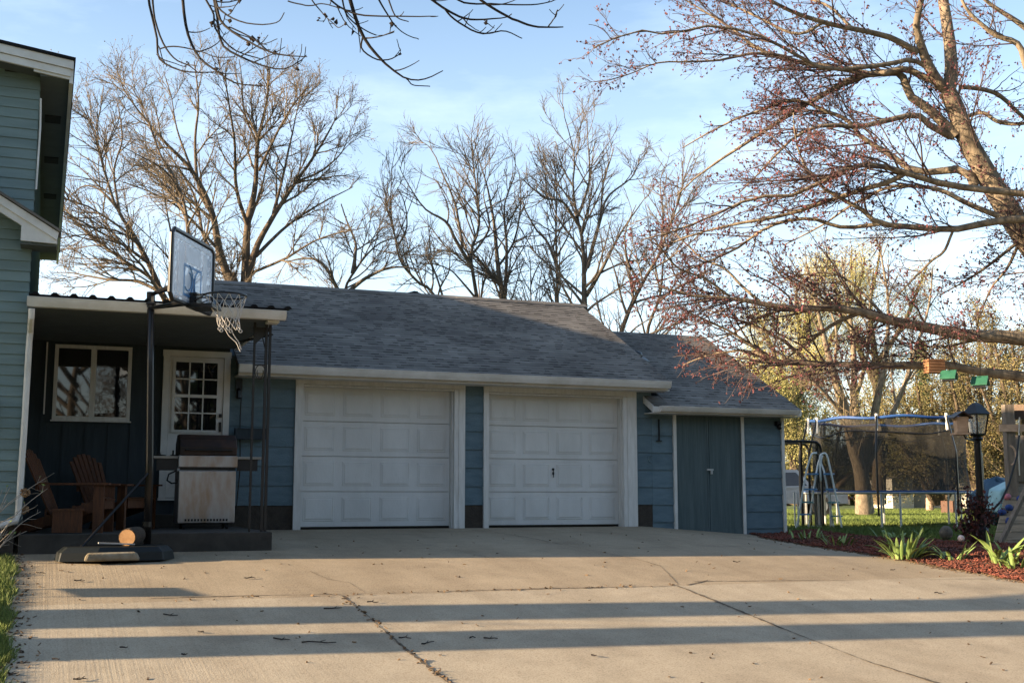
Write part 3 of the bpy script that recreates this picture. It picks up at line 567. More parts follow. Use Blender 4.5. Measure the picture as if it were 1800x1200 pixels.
for sx in (-1, 1):
    sh = obj('side_shelf', MB().box((gx+sx*.388, gy-.24, .985), (gx+sx*.72, gy+.2, 1.02)), M['shelf_grey'], gl, bevel=.005)
    obj('shelf_apron', MB().box((gx+sx*.39, gy-.22, .83), (gx+sx*.66, gy-.19, .983)), M['grill_dark'], sh)
mb = MB()

for sx in (-.28, .28):
    for sy in (-.18, .18): obj('castor', MB().tube([(gx+sx-.015, gy+sy, .095), (gx+sx+.015, gy+sy, .095)], .035, 12), M['tyre'], gl)
obj('base_rail', MB().box((gx-.33, gy-.21, .131), (gx+.33, gy+.21, .139)), M['grill_dark'], gl)
obj('hose', MB().tube([(gx-.4, gy-.23, .83), (gx-.5, gy-.24, .78), (gx-.52, gy-.24, .70), (gx-.46, gy-.24, .66), (gx-.39, gy-.22, .67)], .012, 6), M['tyre'], gl)
tr_ = MB().lathe((gx-.62, gy-.05, 1.021), [(.09, 0), (.10, .015), (.03, .022), (.02, .05)], 14); tag(obj('covered_dish', tr_, M['grill_dark']), 'small dark lidded dish on the left shelf of the grill', 'dish')
tr_ = MB().box((gx-.47, gy-.12, 1.021), (gx-.41, gy-.04, 1.04)).tube([(gx-.44, gy-.08, 1.03), (gx-.44, gy-.08, 1.10)], .012, 6); tag(obj('burner_knob', tr_, M['grill_dark']), 'little black knob on the left grill shelf nearest the lid', 'knob')

# adirondack chairs
def adirondack(loc, rz, label):
    c = thing('adirondack_chair', label, 'chair', loc, 'adirondack chairs on the porch', rz); W2 = .30
    for sy in (-1, 1):
        y = sy*W2
        obj('front_leg', MB().box((.30, y-.02, 0), (.42, y+.02, .56)), M['orange_wood'], c, local=True)
        obj('seat_rail', MB().prism([(.38, y-.055*sy, .40), (.38, y-.055*sy, .27), (-.50, y-.055*sy, 0), (-.60, y-.055*sy, 0), (-.55, y-.055*sy, .10)], (0, .022*sy, 0)), M['orange_wood'], c, local=True)
        obj('armrest', MB().prism([(.48, y-.07, .565), (.48, y+.07, .565), (-.32, y+.05, .565), (-.36, y-.03, .565)], (0, 0, .022)), M['orange_wood'], c, local=True)
    mb = MB()
    for k in range(7):
        t = k/6; xx = .40-.62*t; zz = .40-.20*t; mb.bar((xx, -W2+.03, zz), (xx, W2-.03, zz), .08, .02, up=(0.3, 0, 1))
    obj('seat', mb, M['orange_wood'], c, local=True)
    mb = MB()
    for k in range(7):
        yy = (k-3)*.078; Lb = .86-.013*(k-3)**2
        mb.bar((-.20, yy*.85, .20), (-.20-Lb*.40, yy*1.18, .20+Lb*.92), .066, .018, up=(1, 0, .4))
    mb.bar((-.36, -.3, .53), (-.36, .3, .53), .02, .07); mb.bar((-.245, -.28, .25), (-.245, .28, .25), .02, .07)
    obj('backrest', mb, M['orange_wood'], c, local=True)
    obj('apron', MB().box((.395, -.255, .28), (.42, .255, .40)), M['orange_wood'], c, local=True)
    return c
adirondack((.38, -2.30, .06), rad(-14), 'orange stained adirondack chair nearer the house corner, seen side on')
adirondack((.92, -1.05, .06), rad(-42), 'orange adirondack chair under the porch window, turned toward the driveway')
tb = thing('side_table', 'low orange wooden side table between the two adirondack chairs', 'table', (.30, -2.62, .06))
obj('tabletop', MB().box((.13, -2.8, .32), (.50, -2.5, .345)), M['orange_wood'], tb); obj('apron', MB().box((.15, -2.79, .07), (.48, -2.765, .318)), M['orange_wood'], tb); obj('apron', MB().box((.15, -2.535, .07), (.48, -2.51, .318)), M['orange_wood'], tb)

# ------------------------------------------------------------------ BASKETBALL HOOP
hb = thing('basketball_hoop', 'portable basketball hoop with clear backboard and black pole before the porch', 'basketball hoop', (1.16, -3.42, gz1(1.16, -3.5)))
zb = gz1(1.0, -3.7)+.01
bp = [(1.42, -3.30), (1.45, -3.62), (1.30, -3.95), (.60, -4.02), (.22, -3.92), (.18, -3.6), (.30, -3.34), (.9, -3.2)]
mb = MB(); cx_, cy_ = .85, -3.62
for (s0, z0_), (s1, z1_) in (((1.0, 0), (.97, .09)), ((.97, .09), (.86, .15))):
    A = [(cx_+(x-cx_)*s0, cy_+(y-cy_)*s0, zb+z0_) for x, y in bp]; B = [(cx_+(x-cx_)*s1, cy_+(y-cy_)*s1, zb+z1_) for x, y in bp]; k = len(bp)
    mb.add(A+B, [(i, (i+1) % k, (i+1) % k+k, i+k) for i in range(k)]+([tuple(range(k, 2*k))] if z1_ > .1 else []))
obj('base', mb, M['green_plastic'], hb, bevel=.01)
obj('pole', MB().tube([(1.175, -3.30, zb+.05), (1.165, -3.30, .9), (1.13, -3.30, 2.0), (1.105, -3.30, 2.87)], [.046, .046, .042, .042], 14), M['black'], hb, smooth=True)
mb = MB()
for z in (.17, 2.72): mb = MB(); mb.tube([(1.105+(.06 if z < 1 else 0), -3.30, z-.03), (1.105+(.06 if z < 1 else 0), -3.30, z+.03)], .054, 12); obj('collar', mb, M['black'], hb)
obj('bolt', MB().tube([(1.05, -3.36, 2.72), (1.16, -3.36, 2.72)], .012, 6), M['black'], hb)
for dy in (-.05, .05): obj('strut', MB().tube([(.45, -3.70+dy, zb+.14), (1.15, -3.32+dy*.4, .75)], .014, 6), M['black'], hb)
mb = MB()
for yy in (-3.30,): mb.tube([(1.40, yy-.12+k*.24, zb+.06) for k in (0, 1)], .06, 12)
obj('wheel', mb, M['tyre'], hb)
TL, TR, BL, BR = D(303, 412, 12.75), D(374, 432, 13.98), D(297, 531, 12.75), D(373, 541, 13.98)
TL, TR, BL, BR = [np.array(v) for v in (TL, TR, BL, BR)]
ctr = (TL+TR+BL+BR)/4; ub = (TR-TL+BR-BL); ub[2] = 0; ub /= np.linalg.norm(ub); nb = np.array([ub[1], -ub[0], 0])      # nb faces the court
if nb@np.array([1, -.2, 0]) < 0: nb = -nb
WB = np.linalg.norm((TR-TL)[:2])/2; HB = .385; zc = (TL[2]+TR[2]+BL[2]+BR[2])/4
def bb(u_, v_, n_=0): return ctr+ub*u_+np.array([0, 0, 1])*v_+nb*n_
def plate(mb, u0, u1, v0, v1, n0, n1): return mb.hexa([bb(u0, v0, n0), bb(u1, v0, n0), bb(u1, v0, n1), bb(u0, v0, n1), bb(u0, v1, n0), bb(u1, v1, n0), bb(u1, v1, n1), bb(u0, v1, n1)])
bd = obj('backboard', plate(MB(), -WB+.02, WB-.02, -HB+.02, HB-.02, -.004, .004), M['board_clear'], hb)
mb = MB(); fr = [bb(-WB, -HB+.06), bb(-WB, HB-.06), bb(-WB+.06, HB), bb(WB-.06, HB), bb(WB, HB-.06), bb(WB, -HB+.06), bb(WB-.06, -HB), bb(-WB+.06, -HB), bb(-WB, -HB+.06), bb(-WB, 0)]
mb.tube(fr, .026, 8); obj('rim_frame', mb, M['black'], bd)
mb = MB()
for q in ((-WB+.05, WB-.05, HB-.085, HB-.05), (-WB+.05, WB-.05, -HB+.05, -HB+.075), (-WB+.05, -WB+.085, -HB+.075, HB-.085), (WB-.085, WB-.05, -HB+.075, HB-.085)): plate(mb, *q, .0045, .0065)
obj('border_stripe', mb, M['board_white'], bd)
mb = MB(); q0, q1, w0, w1 = -.26, .26, -.30, .06
for q in ((q0, q1, w1-.03, w1), (q0, q1, w0, w0+.03), (q0, q0+.03, w0+.03, w1-.03), (q1-.03, q1, w0+.03, w1-.03)): plate(mb, *q, .0045, .0065)
obj('target_square', mb, M['board_blue'], bd)
mb = MB()
for q in ((-.42, -.30), (.30, .42)): plate(mb, q[0], q[1], -.28, .27, .0045, .0055)
plate(mb, -.22, .22, .09, .27, .0045, .0055); obj('frosted_panel', mb, M['board_white'], bd)
mb = MB()
def arc(c0, r_, a0, a1, k=14): return [bb(c0[0]+r_*math.cos(t), c0[1]+r_*math.sin(t), .007) for t in np.linspace(a0, a1, k)]
mb.tube(arc((-.14, -.12), .11, -2.4, 1.2), .008, 5); mb.tube(arc((.22, -.12), .17, 1.9, 4.4), .008, 5); mb.tube(arc((-.2, -.12), .2, -1.1, 1.1), .008, 5); mb.tube([bb(-.02, -.27, .007), bb(0, -.03, .007)], .007, 5); mb.tube([bb(.05, -.27, .007), bb(.04, -.03, .007)], .007, 5)
obj('emblem', mb, M['board_blue'], bd)
mb = MB(); pt = np.array([1.105, -3.30, 2.84]); pl = np.array([1.11, -3.30, 2.68])
for du in (-.09, .09):
    mb.tube([pt, bb(du, -.10, -.07)], .021, 6); mb.tube([pl, bb(du, -.34, -.06)], .021, 6); mb.tube([bb(du, -.10, -.07), bb(du, -.34, -.06)], .018, 6)
mb.tube([pl, pt+[.0, 0, .03]], .05, 10); plate(mb, -.13, .13, -.38, -.05, -.05, -.03); obj('lift_arm', mb, M['black'], hb)
plate_ = plate(MB(), -.08, .08, -.36, -.24, .008, .09); plate(plate_, -.16, .16, -.42, -.375, .0, .30); obj('rim_bracket', plate_, M['black'], hb)
RC = bb(0, -.27, .40); mb = MB(); Rr = .228
mb.tube([RC+Rr*np.array([math.cos(t), math.sin(t), 0]) for t in np.linspace(0, 2*math.pi, 33)], .011, 8)
for t_ in (-.25, .25): mb.tube([bb(t_*.3, -.27, .06), RC+Rr*(-nb*math.cos(t_*2.6)+ub*math.sin(t_*2.6))], .009, 6); mb.tube([bb(t_*.3, -.34, .06), RC+Rr*(-nb*math.cos(t_*2.6)+ub*math.sin(t_*2.6))], .007, 6)
rm = obj('rim', mb, M['black'], hb, smooth=True)
mb = MB(); lev = [(0, Rr), (.09, .19), (.18, .145), (.25, .118), (.31, .125), (.37, .12)]; NS = 12
def np_(l_, k_):
    d_, r_ = lev[l_]; t = 2*math.pi*(k_+(.5 if l_ % 2 else 0))/NS; q = RC+np.array([r_*math.cos(t), r_*math.sin(t), -d_]); return q+RNG.normal(0, .007, 3)*(l_ > 0)+np.array([.01*l_, .0, 0])
pts = [[np_(l_, k_) for k_ in range(NS)] for l_ in range(len(lev))]
for l_ in range(len(lev)-1):
    for k_ in range(NS):
        nk = k_ if l_ % 2 == 0 else (k_+1) % NS; ok = (k_-1) % NS if l_ % 2 == 0 else k_
        for q in (nk, ok):
            a_, b_ = pts[l_][k_], pts[l_+1][q]; mb.tube([a_, (a_+b_)/2-[0, 0, .006], b_], .0042, 4, cap=False)
for a0 in (0, 1): q = pts[-1][2+a0]; mb.tube([q, q+[.04, -.01, -.07], q+[.09+.03*a0, -.02, -.14], q+[.12+.05*a0, -.01, -.22-.02*a0]], .0055, 4)
for a0 in range(6): q = pts[-1][(a0*2) % NS]; mb.tube([q+[.018*math.cos(t), 0, -.015+.018*math.sin(t)] for t in np.linspace(0, 6.28, 8)], .006, 4)
obj('net', mb, M['net'], rm)
lg = MB(); c0 = np.array([.98, -3.62, zb+.15+.10]); ax = np.array([.35, .9, .05]); ax /= np.linalg.norm(ax); lt = thing('firewood_log', 'short cut log lying on the basketball hoop base', 'log', c0)
lg.tube([c0-ax*.16+[0, 0, 0], c0, c0+ax*.2], [.098, .102, .095], 16); obj('bark', lg, M['log_bark'], lt)
obj('cut_end', MB().tube([c0-ax*.166, c0-ax*.160], .089, 16), M['log_end'], lt)
sb = MB(); sb.hexa([(.46, -4.13, zb+.004), (1.05, -4.10, zb+.004), (1.04, -3.98, zb+.004), (.48, -3.98, zb+.004), (.49, -4.11, zb+.085), (1.02, -4.085, zb+.095), (1.0, -3.99, zb+.10), (.50, -3.99, zb+.095)]); tag(obj('sandbag', sb, M['sandbag'], bevel=.03), 'long low pale sandbag leaning against the front of the hoop base', 'sandbag')
st_ = MB().bar((.62, -3.84, zb+.19), (1.0, -3.80, zb+.17), .05, .015); tag(obj('metal_strap', st_, M['galv']), 'shiny metal strip lying across the hoop base beside the log', 'metal strip')

# ------------------------------------------------------------------ vectorised trees
def norm(v): return v/(np.linalg.norm(v, axis=-1, keepdims=True)+1e-9)
def resample(p, r, K):
    p = np.asarray(p, float); r = np.asarray(r, float); k = len(p)
    # Catmull-Rom through the points
    t = np.linspace(0, k-1, K); i = np.clip(t.astype(int), 0, k-2); f = (t-i)[:, None]
    P0 = p[np.clip(i-1, 0, k-1)]; P1 = p[i]; P2 = p[i+1]; P3 = p[np.clip(i+2, 0, k-1)]
    q = .5*((2*P1)+(-P0+P2)*f+(2*P0-5*P1+4*P2-P3)*f**2+(-P0+3*P1-3*P2+P3)*f**3)
    return q, np.interp(t, np.arange(k), r)
def children(par, rd, dens, lf, lmin, lmax, ang, P_, trop, wig, rg, t0=.15, rk=.55, rtip=.003, rmax=.05, wvec=None, sag=0, nodown=None):
    seg = np.linalg.norm(np.diff(par, axis=1), axis=2); Lp = seg.sum(1)
    cnt = rg.poisson(dens*Lp*(1-t0)); idx = np.repeat(np.arange(len(par)), cnt); m = len(idx)
    if m == 0: return np.zeros((0, P_, 3)), np.zeros((0, P_))
    K = par.shape[1]; t = t0+(1-t0)*rg.random(m); x = t*(K-1); i = np.clip(x.astype(int), 0, K-2); f = (x-i)[:, None]
    pos = par[idx, i]*(1-f)+par[idx, i+1]*f; tan = norm(par[idx, i+1]-par[idx, i]); rp = rd[idx, i]*(1-f[:, 0])+rd[idx, i+1]*f[:, 0]
    rnd = norm(rg.normal(size=(m, 3))); perp = norm(rnd-tan*(rnd*tan).sum(1, keepdims=True))
    an = np.radians(rg.normal(ang[0], ang[1], m))[:, None]; d = norm(np.cos(an)*tan+np.sin(an)*perp)
    Ln = np.clip(lf*Lp[idx]*(1.05-.88*t)*rg.uniform(.55, 1.25, m), lmin, lmax)
    r0 = np.minimum(np.minimum(rp*.72, rk*.02*Ln+rtip), rmax); r0 = np.maximum(r0, rtip)
    out = np.zeros((m, P_, 3)); out[:, 0] = pos; st = (Ln/(P_-1))[:, None]; tv = np.array(wvec if wvec is not None else (0, 0, 1.))
    for j in range(1, P_):
        sg = np.array([0, 0, -sag*math.sin(math.pi*j/P_)])
        d = norm(d+rg.normal(0, wig, (m, 3))+tv*trop+sg); out[:, j] = out[:, j-1]+d*st
    if nodown is not None:
        dz = out[:, :, 2]-out[:, :1, 2]; out[:, :, 2] = out[:, :1, 2]+np.where(dz < 0, np.maximum(dz*.35, -nodown), dz)
    rr = r0[:, None]+(rtip*.75-r0[:, None])*np.linspace(0, 1, P_)[None]**.85
    return out, np.maximum(rr, rtip*.7)
def tubes(par, rd, S):
    N, K, _ = par.shape; t = np.empty_like(par); t[:, 1:-1] = par[:, 2:]-par[:, :-2]; t[:, 0] = par[:, 1]-par[:, 0]; t[:, -1] = par[:, -1]-par[:, -2]; t = norm(t)
    ref = np.where(np.abs(t[..., 2:3]) < .9, np.array([0, 0, 1.]), np.array([1., 0, 0])); 
    ref0 = ref[:, :1].repeat(K, 1); u_ = norm(np.cross(t, ref0)); v_ = np.cross(t, u_)
    an = np.arange(S)*2*np.pi/S; V = par[:, :, None]+rd[:, :, None, None]*(np.cos(an)[None, None, :, None]*u_[:, :, None]+np.sin(an)[None, None, :, None]*v_[:, :, None])
    b = (np.arange(N)*K*S)[:, None, None]; k = (np.arange(K-1)*S)[None, :, None]; s_ = np.arange(S)[None, None]; s2 = (np.arange(S)+1) % S; s2 = s2[None, None]
    Fq = np.stack([b+k+s_, b+k+s2, b+k+S+s2, b+k+S+s_], -1).reshape(-1, 4); return V.reshape(-1, 3), Fq
def tube_mesh(name, groups, m, smooth=True):
    Vs, Fs, c = [], [], 0
    for par, rd, S in groups:
        if len(par) == 0: continue
        v, f = tubes(par, rd, S); Vs.append(v); Fs.append(f+c); c += len(v)
    return np_mesh(name, np.vstack(Vs), np.vstack(Fs), m, smooth)
def octas(name, P_, sz, m, rg, stretch=None):                       # buds: little jittered octahedra
    n_ = len(P_); base = np.array([(1, 0, 0), (0, 1, 0), (-1, 0, 0), (0, -1, 0), (0, 0, 1), (0, 0, -1)], float)
    s_ = (np.asarray(sz)*rg.uniform(.6, 1.35, n_))[:, None, None]; V = P_[:, None]+base[None]*s_*rg.uniform(.55, 1.3, (n_, 1, 3))+rg.normal(0, 1, (n_, 6, 3))*s_*.22
    f = np.array([(0, 1, 4), (1, 2, 4), (2, 3, 4), (3, 0, 4), (1, 0, 5), (2, 1, 5), (3, 2, 5), (0, 3, 5)])
    return np_mesh(name, V.reshape(-1, 3), (np.arange(n_)[:, None, None]*6+f[None]).reshape(-1, 3), m)
def leaves(name, P_, sz, m, rg, asp=.5, dirs=None):                  # leaf quads (diamonds) of random facing
    n_ = len(P_); d = norm(rg.normal(size=(n_, 3))) if dirs is None else norm(dirs+rg.normal(0, .45, (n_, 3))); q = norm(np.cross(d, rg.normal(size=(n_, 3))))
    s_ = (sz*rg.uniform(.6, 1.4, n_))[:, None]; V = np.stack([P_-d*s_*.5, P_+q*s_*asp*.5, P_+d*s_*.5, P_-q*s_*asp*.5], 1)
    return np_mesh(name, V.reshape(-1, 3), np.arange(n_*4).reshape(-1, 4), m)
class Limbs:                                                        # hand-laid limbs, each starting on an earlier one
    def __init__(s, depth, rg, wk=1): s.wk = wk; s.d0 = depth; s.rg = rg; s.px = []; s.P = []; s.R = []
    def add(s, px, wd, drift=None, start=None):
        px = np.array(px, float); d = start if start is not None else s.d0
        if s.px and start is None:
            b = min(s.px, key=lambda q: np.hypot(q[:, 0]-px[0, 0], q[:, 1]-px[0, 1]).min()); i = np.hypot(b[:, 0]-px[0, 0], b[:, 1]-px[0, 1]).argmin(); d = b[i, 2]
        n_ = len(px); ln = np.r_[0, np.cumsum(np.hypot(*np.diff(px, axis=0).T))]; t = ln/ln[-1]
        if drift is None: drift = s.rg.choice([-1, 1])*s.rg.uniform(.1, .30)*ln[-1]/F*d
        dd = d+drift*t; wd = np.interp(t, np.linspace(0, 1, len(wd)), wd)*s.wk
        p3 = np.array([D(x, y, q) for (x, y), q in zip(px, dd)]); r3 = wd/2/F*dd
        K = 18; a_, b_ = resample(p3, r3, K); c_, _ = resample(np.c_[px, dd], r3, 40)
        a_[1:] += np.cumsum(s.rg.normal(0, .004*d/15, (K-1, 3)), 0)*.6
        s.px.append(c_); s.P.append(a_); s.R.append(b_); return s
    def arr(s): return np.array(s.P), np.array(s.R)
def make_tree(name, label, base, Lm, levels, barkm, twigm, rg, group=None, bud=None, trunk_extra=None, cat='tree'):
    t = thing(name, label, cat, base, group); P0, R0 = Lm
    obj('trunk', tube_mesh('trunk', [(P0, R0, 9)]+(trunk_extra or []), barkm), barkm, t)
    par, rd = P0, R0; gr = []; last = None
    for lv in levels:
        kw = dict(lv); S = kw.pop('S', 4); src = kw.pop('src', None)
        if src is not None: pass
        c, r_ = children(par, rd, rg=rg, **kw); gr.append((c, r_, S)); last = (c, r_)
        par, rd = c, r_
    obj('crown', tube_mesh('crown', gr, twigm), twigm, t)
    if bud:
        c, r_ = last; tips = c[:, -1]; K = c.shape[1]; pts = [tips[rg.random(len(tips)) < bud.get('ptip', 1)]]
        for k in range(bud.get('along', 0)):
            i = rg.integers(1, K, len(c)); pts.append((c[np.arange(len(c)), i]+rg.normal(0, bud['sz']*.5, (len(c), 3)))[rg.random(len(c)) < bud.get('pal', .6)])
        B = np.vstack(pts)
        extra = B[rg.random(len(B)) < bud.get('dbl', .4)]; B = np.vstack([B, extra+rg.normal(0, bud['sz']*.9, extra.shape)])
        obj('buds', octas('buds', B, bud['sz'], M[bud['m']], rg), M[bud['m']], t)
    return t, gr

# ------------------------------------------------------------------ TREES BEHIND THE GARAGE
def gbase(x, d): q = D(x, 880, d); return (q[0], q[1], gz1(q[0], q[1]))
rg = np.random.default_rng(21)
LV_BIG = [dict(dens=3.0, lf=.50, lmin=.8, lmax=3.6, ang=(36, 11), P_=8, trop=.035, wig=.10, S=5, rk=.75, rtip=.010, t0=.22),
          dict(dens=8.5, lf=.55, lmin=.5, lmax=1.9, ang=(38, 12), P_=6, trop=.03, wig=.11, S=4, rk=.6, rtip=.0055, t0=.12),
          dict(dens=12, lf=.55, lmin=.22, lmax=.95, ang=(38, 14), P_=4, trop=.03, wig=.12, S=3, rk=.5, rtip=.0032, t0=.1)]
# big spreading tree, left
Lm = Limbs(30, rg, .62)
Lm.add([(425, 885), (422, 700), (415, 540), (402, 480)], [60, 52, 44, 34], 0).add([(402, 490), (385, 440), (372, 370), (338, 300), (290, 250), (240, 190), (215, 150)], [26, 20, 15, 10, 6, 3], -1)
Lm.add([(418, 600), (432, 495), (436, 400), (450, 330), (455, 250), (470, 180), (476, 120)], [34, 28, 20, 14, 9, 4], 1).add([(430, 520), (448, 440), (480, 380), (520, 320), (560, 262), (592, 205)], [26, 18, 12, 8, 3], .5)
Lm.add([(375, 380), (350, 330), (345, 250), (352, 180), (345, 110)], [12, 9, 6, 3], 1.5).add([(436, 400), (415, 330), (412, 250), (400, 160), (398, 120)], [13, 9, 6, 3], -1.5).add([(450, 450), (500, 400), (560, 360), (618, 330)], [12, 8, 5, 2], 1.2)
Lm.add([(440, 480), (500, 455), (560, 420), (640, 400)], [9, 7, 4, 2], -1.5).add([(480, 380), (500, 300), (520, 210), (530, 160)], [10, 7, 4, 2], 1.2).add([(455, 300), (490, 230), (520, 180), (545, 150)], [9, 6, 3], -.8)
Lm.add([(385, 440), (330, 380), (280, 345), (215, 320)], [10, 7, 4, 2], -1.5).add([(520, 320), (565, 300), (600, 270), (615, 240)], [8, 5, 2], .8).add([(402, 480), (360, 420), (345, 350), (310, 290), (270, 240)], [14, 10, 7, 4, 2], 2)
Lm.add([(455, 260), (430, 200), (425, 140), (420, 105)], [7, 5, 2], 1).add([(338, 300), (310, 230), (300, 170), (285, 125)], [8, 5, 3, 2], .8)
t, gr = make_tree('bare_tree', 'large bare spreading tree with many tan twigs behind the left end of the garage', gbase(425, 30), Lm.arr(), LV_BIG, M['bark_mid'], M['twig_warm'], rg, 'bare trees behind the garage', dict(sz=.013, m='twig_warm', along=1, pal=.2, ptip=.5, dbl=.2))
# leaning tree, far left
Lm = Limbs(27, rg, .6)
Lm.add([(330, 885), (318, 700), (300, 560), (285, 518), (245, 430), (205, 365), (185, 300), (170, 240), (150, 190)], [34, 30, 26, 22, 18, 13, 9, 5, 3], -1)
Lm.add([(285, 515), (240, 495), (190, 492), (130, 480), (90, 478)], [12, 9, 7, 4, 2], 1).add([(300, 560), (330, 430), (318, 340), (280, 270), (255, 200), (230, 150)], [18, 14, 11, 7, 4, 2], 1.5)
Lm.add([(205, 365), (170, 330), (140, 330), (110, 360)], [9, 6, 4, 2], .8).add([(245, 430), (215, 410), (170, 400), (130, 430)], [8, 6, 4, 2], -1)
Lm.add([(210, 370), (200, 300), (215, 240), (205, 180)], [8, 6, 4, 2], 1).add([(318, 340), (290, 300), (240, 270), (200, 250)], [7, 5, 3, 2], -.8)
make_tree('bare_tree', 'bare tree leaning left between the tall house and the backboard', gbase(330, 27), Lm.arr(), LV_BIG, M['bark_mid'], M['twig_warm'], rg, 'bare trees behind the garage', dict(sz=.012, m='twig_warm', along=1, pal=.2, ptip=.4, dbl=.2))
# small fan of drooping twigs between the big trees
Lm = Limbs(31, rg)
Lm.add([(600, 880), (605, 640), (603, 520), (625, 470), (660, 430), (700, 415)], [12, 10, 8, 6, 4, 2], 0).add([(603, 530), (570, 470), (540, 455), (500, 460)], [9, 6, 4, 2], .8).add([(605, 520), (640, 490), (690, 470), (740, 475)], [9, 6, 4, 2], -.8).add([(620, 480), (625, 430), (610, 390), (600, 360)], [8, 5, 3, 2], .8)
make_tree('bare_tree', 'low twiggy tree just above the middle of the garage ridge', gbase(600, 31), Lm.arr(), LV_BIG, M['bark_grey'], M['twig_grey'], rg, 'bare trees behind the garage')
LV_MID = [dict(dens=2.8, lf=.46, lmin=.7, lmax=2.3, ang=(38, 11), P_=8, trop=.045, wig=.12, S=5, rk=.75, rtip=.010, t0=.2),
          dict(dens=6, lf=.5, lmin=.4, lmax=1.3, ang=(40, 13), P_=6, trop=.04, wig=.13, S=4, rk=.6, rtip=.0055, t0=.15),
          dict(dens=10, lf=.5, lmin=.2, lmax=.8, ang=(34, 13), P_=4, trop=.05, wig=.13, S=3, rk=.5, rtip=.0036, t0=.15)]
def mid(x, d, limbs, label, lv=LV_MID, bm='bark_grey', tm='twig_grey', base=None, **kw):
    Lm = Limbs(d, rg, .62)
    for q in limbs: Lm.add(*q)
    return make_tree('bare_tree', label, gbase(base or x, d), Lm.arr(), lv, M[bm], M[tm], rg, 'bare trees behind the garage', **kw)
mid(830, 33, [([(845, 885), (840, 640), (838, 526), (827, 450), (842, 400), (838, 341), (832, 290), (829, 242)], [30, 26, 18, 14, 11, 8, 5, 2], 0), ([(830, 470), (800, 420), (783, 389), (745, 365), (712, 316), (700, 290)], [13, 10, 8, 5, 3, 2], -1),
    ([(813, 433), (800, 360), (776, 305), (758, 264), (740, 250)], [9, 7, 4, 2], 1), ([(827, 451), (860, 400), (850, 340), (870, 290)], [8, 6, 3, 2], 1), ([(838, 341), (815, 300), (800, 270)], [5, 3, 2], .4), ([(838, 526), (800, 480), (770, 465), (735, 460)], [8, 5, 3, 2], -.8)],
    'tall bare tree with two leaning forks behind the centre of the garage roof')
mid(885, 34, [([(890, 885), (890, 640), (886, 526), (871, 495), (842, 459), (815, 440)], [34, 30, 22, 14, 8, 3], -1), ([(886, 526), (875, 473), (869, 400), (857, 327), (840, 272), (835, 240)], [18, 13, 10, 6, 3, 2], .8), ([(888, 520), (890, 437), (886, 363), (904, 308), (905, 270)], [12, 9, 6, 3, 2], -.8), ([(875, 470), (905, 420), (915, 360), (912, 300)], [8, 6, 4, 2], 1)],
    'multi stemmed bare tree right of the centre tree behind the garage ridge')
mid(765, 32, [([(790, 885), (785, 640), (765, 521), (736, 495), (706, 459), (697, 418), (688, 363), (690, 297)], [20, 17, 15, 11, 9, 7, 4, 2], 0), ([(778, 521), (762, 470), (750, 440), (762, 400)], [7, 5, 3, 2], .6), ([(700, 430), (715, 400), (712, 360), (698, 330)], [6, 4, 2], -.5)],
    'slim bare tree curving left over the garage ridge')
mid(980, 33, [([(985, 885), (984, 640), (981, 532), (980, 459), (978, 400), (980, 345), (978, 290)], [22, 18, 14, 10, 8, 5, 2], 0), ([(980, 475), (965, 430), (941, 400), (925, 370), (919, 345)], [9, 7, 5, 3], .8), ([(980, 450), (1000, 410), (1015, 370)], [6, 4, 2], -.8)],
    'slender bare tree between the forked tree and the dark thick tree')
mid(935, 33, [([(935, 885), (934, 620), (933, 530), (933, 470), (928, 440)], [9, 8, 6, 4, 2], 0), ([(934, 500), (945, 470), (955, 455)], [4, 2], .3), ([(934, 515), (920, 490), (912, 470)], [3, 2], .3)], 'thin sapling rising just over the ridge beside the slender tree')
mid(1027, 32, [([(1030, 885), (1030, 640), (1027, 540), (1025, 437), (1014, 382), (1007, 327), (1010, 272), (994, 209), (992, 190)], [40, 36, 28, 22, 16, 11, 7, 4, 2], 0), ([(1020, 400), (989, 356), (960, 350), (941, 334), (915, 312)], [10, 7, 5, 2], -1), ([(1032, 470), (1055, 385), (1069, 345), (1113, 308), (1125, 270)], [14, 10, 7, 4, 2], 1),
    ([(1030, 520), (1055, 480), (1088, 415), (1124, 363), (1140, 340)], [14, 10, 7, 4, 2], -1), ([(1014, 382), (1035, 320), (1032, 250), (1030, 215)], [10, 7, 4, 2], 1), ([(1055, 385), (1062, 320), (1080, 260)], [8, 5, 2], .7), ([(1007, 327), (985, 290), (975, 250), (960, 260)], [6, 4, 2], .5), ([(1055, 480), (1100, 460), (1140, 455), (1160, 430)], [7, 5, 3, 2], .6)],
    'dark thick bare tree standing at the right end of the garage ridge')
mid(1093, 30, [([(1060, 885), (1072, 700), (1093, 581), (1128, 503), (1161, 444), (1176, 400), (1201, 334), (1200, 275)], [26, 24, 20, 15, 11, 8, 4, 2], 0), ([(1128, 503), (1105, 460), (1100, 410), (1120, 360)], [9, 6, 4, 2], -.8), ([(1161, 444), (1165, 380), (1160, 320), (1168, 290)], [8, 6, 3, 2], .8)],
    'bare tree leaning right behind the gap between garage and shed roofs', bm='bark_mid')
mid(1135, 31, [([(1125, 885), (1128, 700), (1138, 581), (1161, 517), (1166, 455), (1190, 400), (1220, 340)], [18, 16, 13, 10, 7, 4, 2], 0), ([(1155, 530), (1200, 500), (1240, 480), (1290, 470)], [7, 5, 3, 2], -.8), ([(1161, 517), (1150, 450), (1140, 400)], [6, 4, 2], .8)],
    'second leaning bare tree over the shed roof, right of its twin', bm='bark_mid')

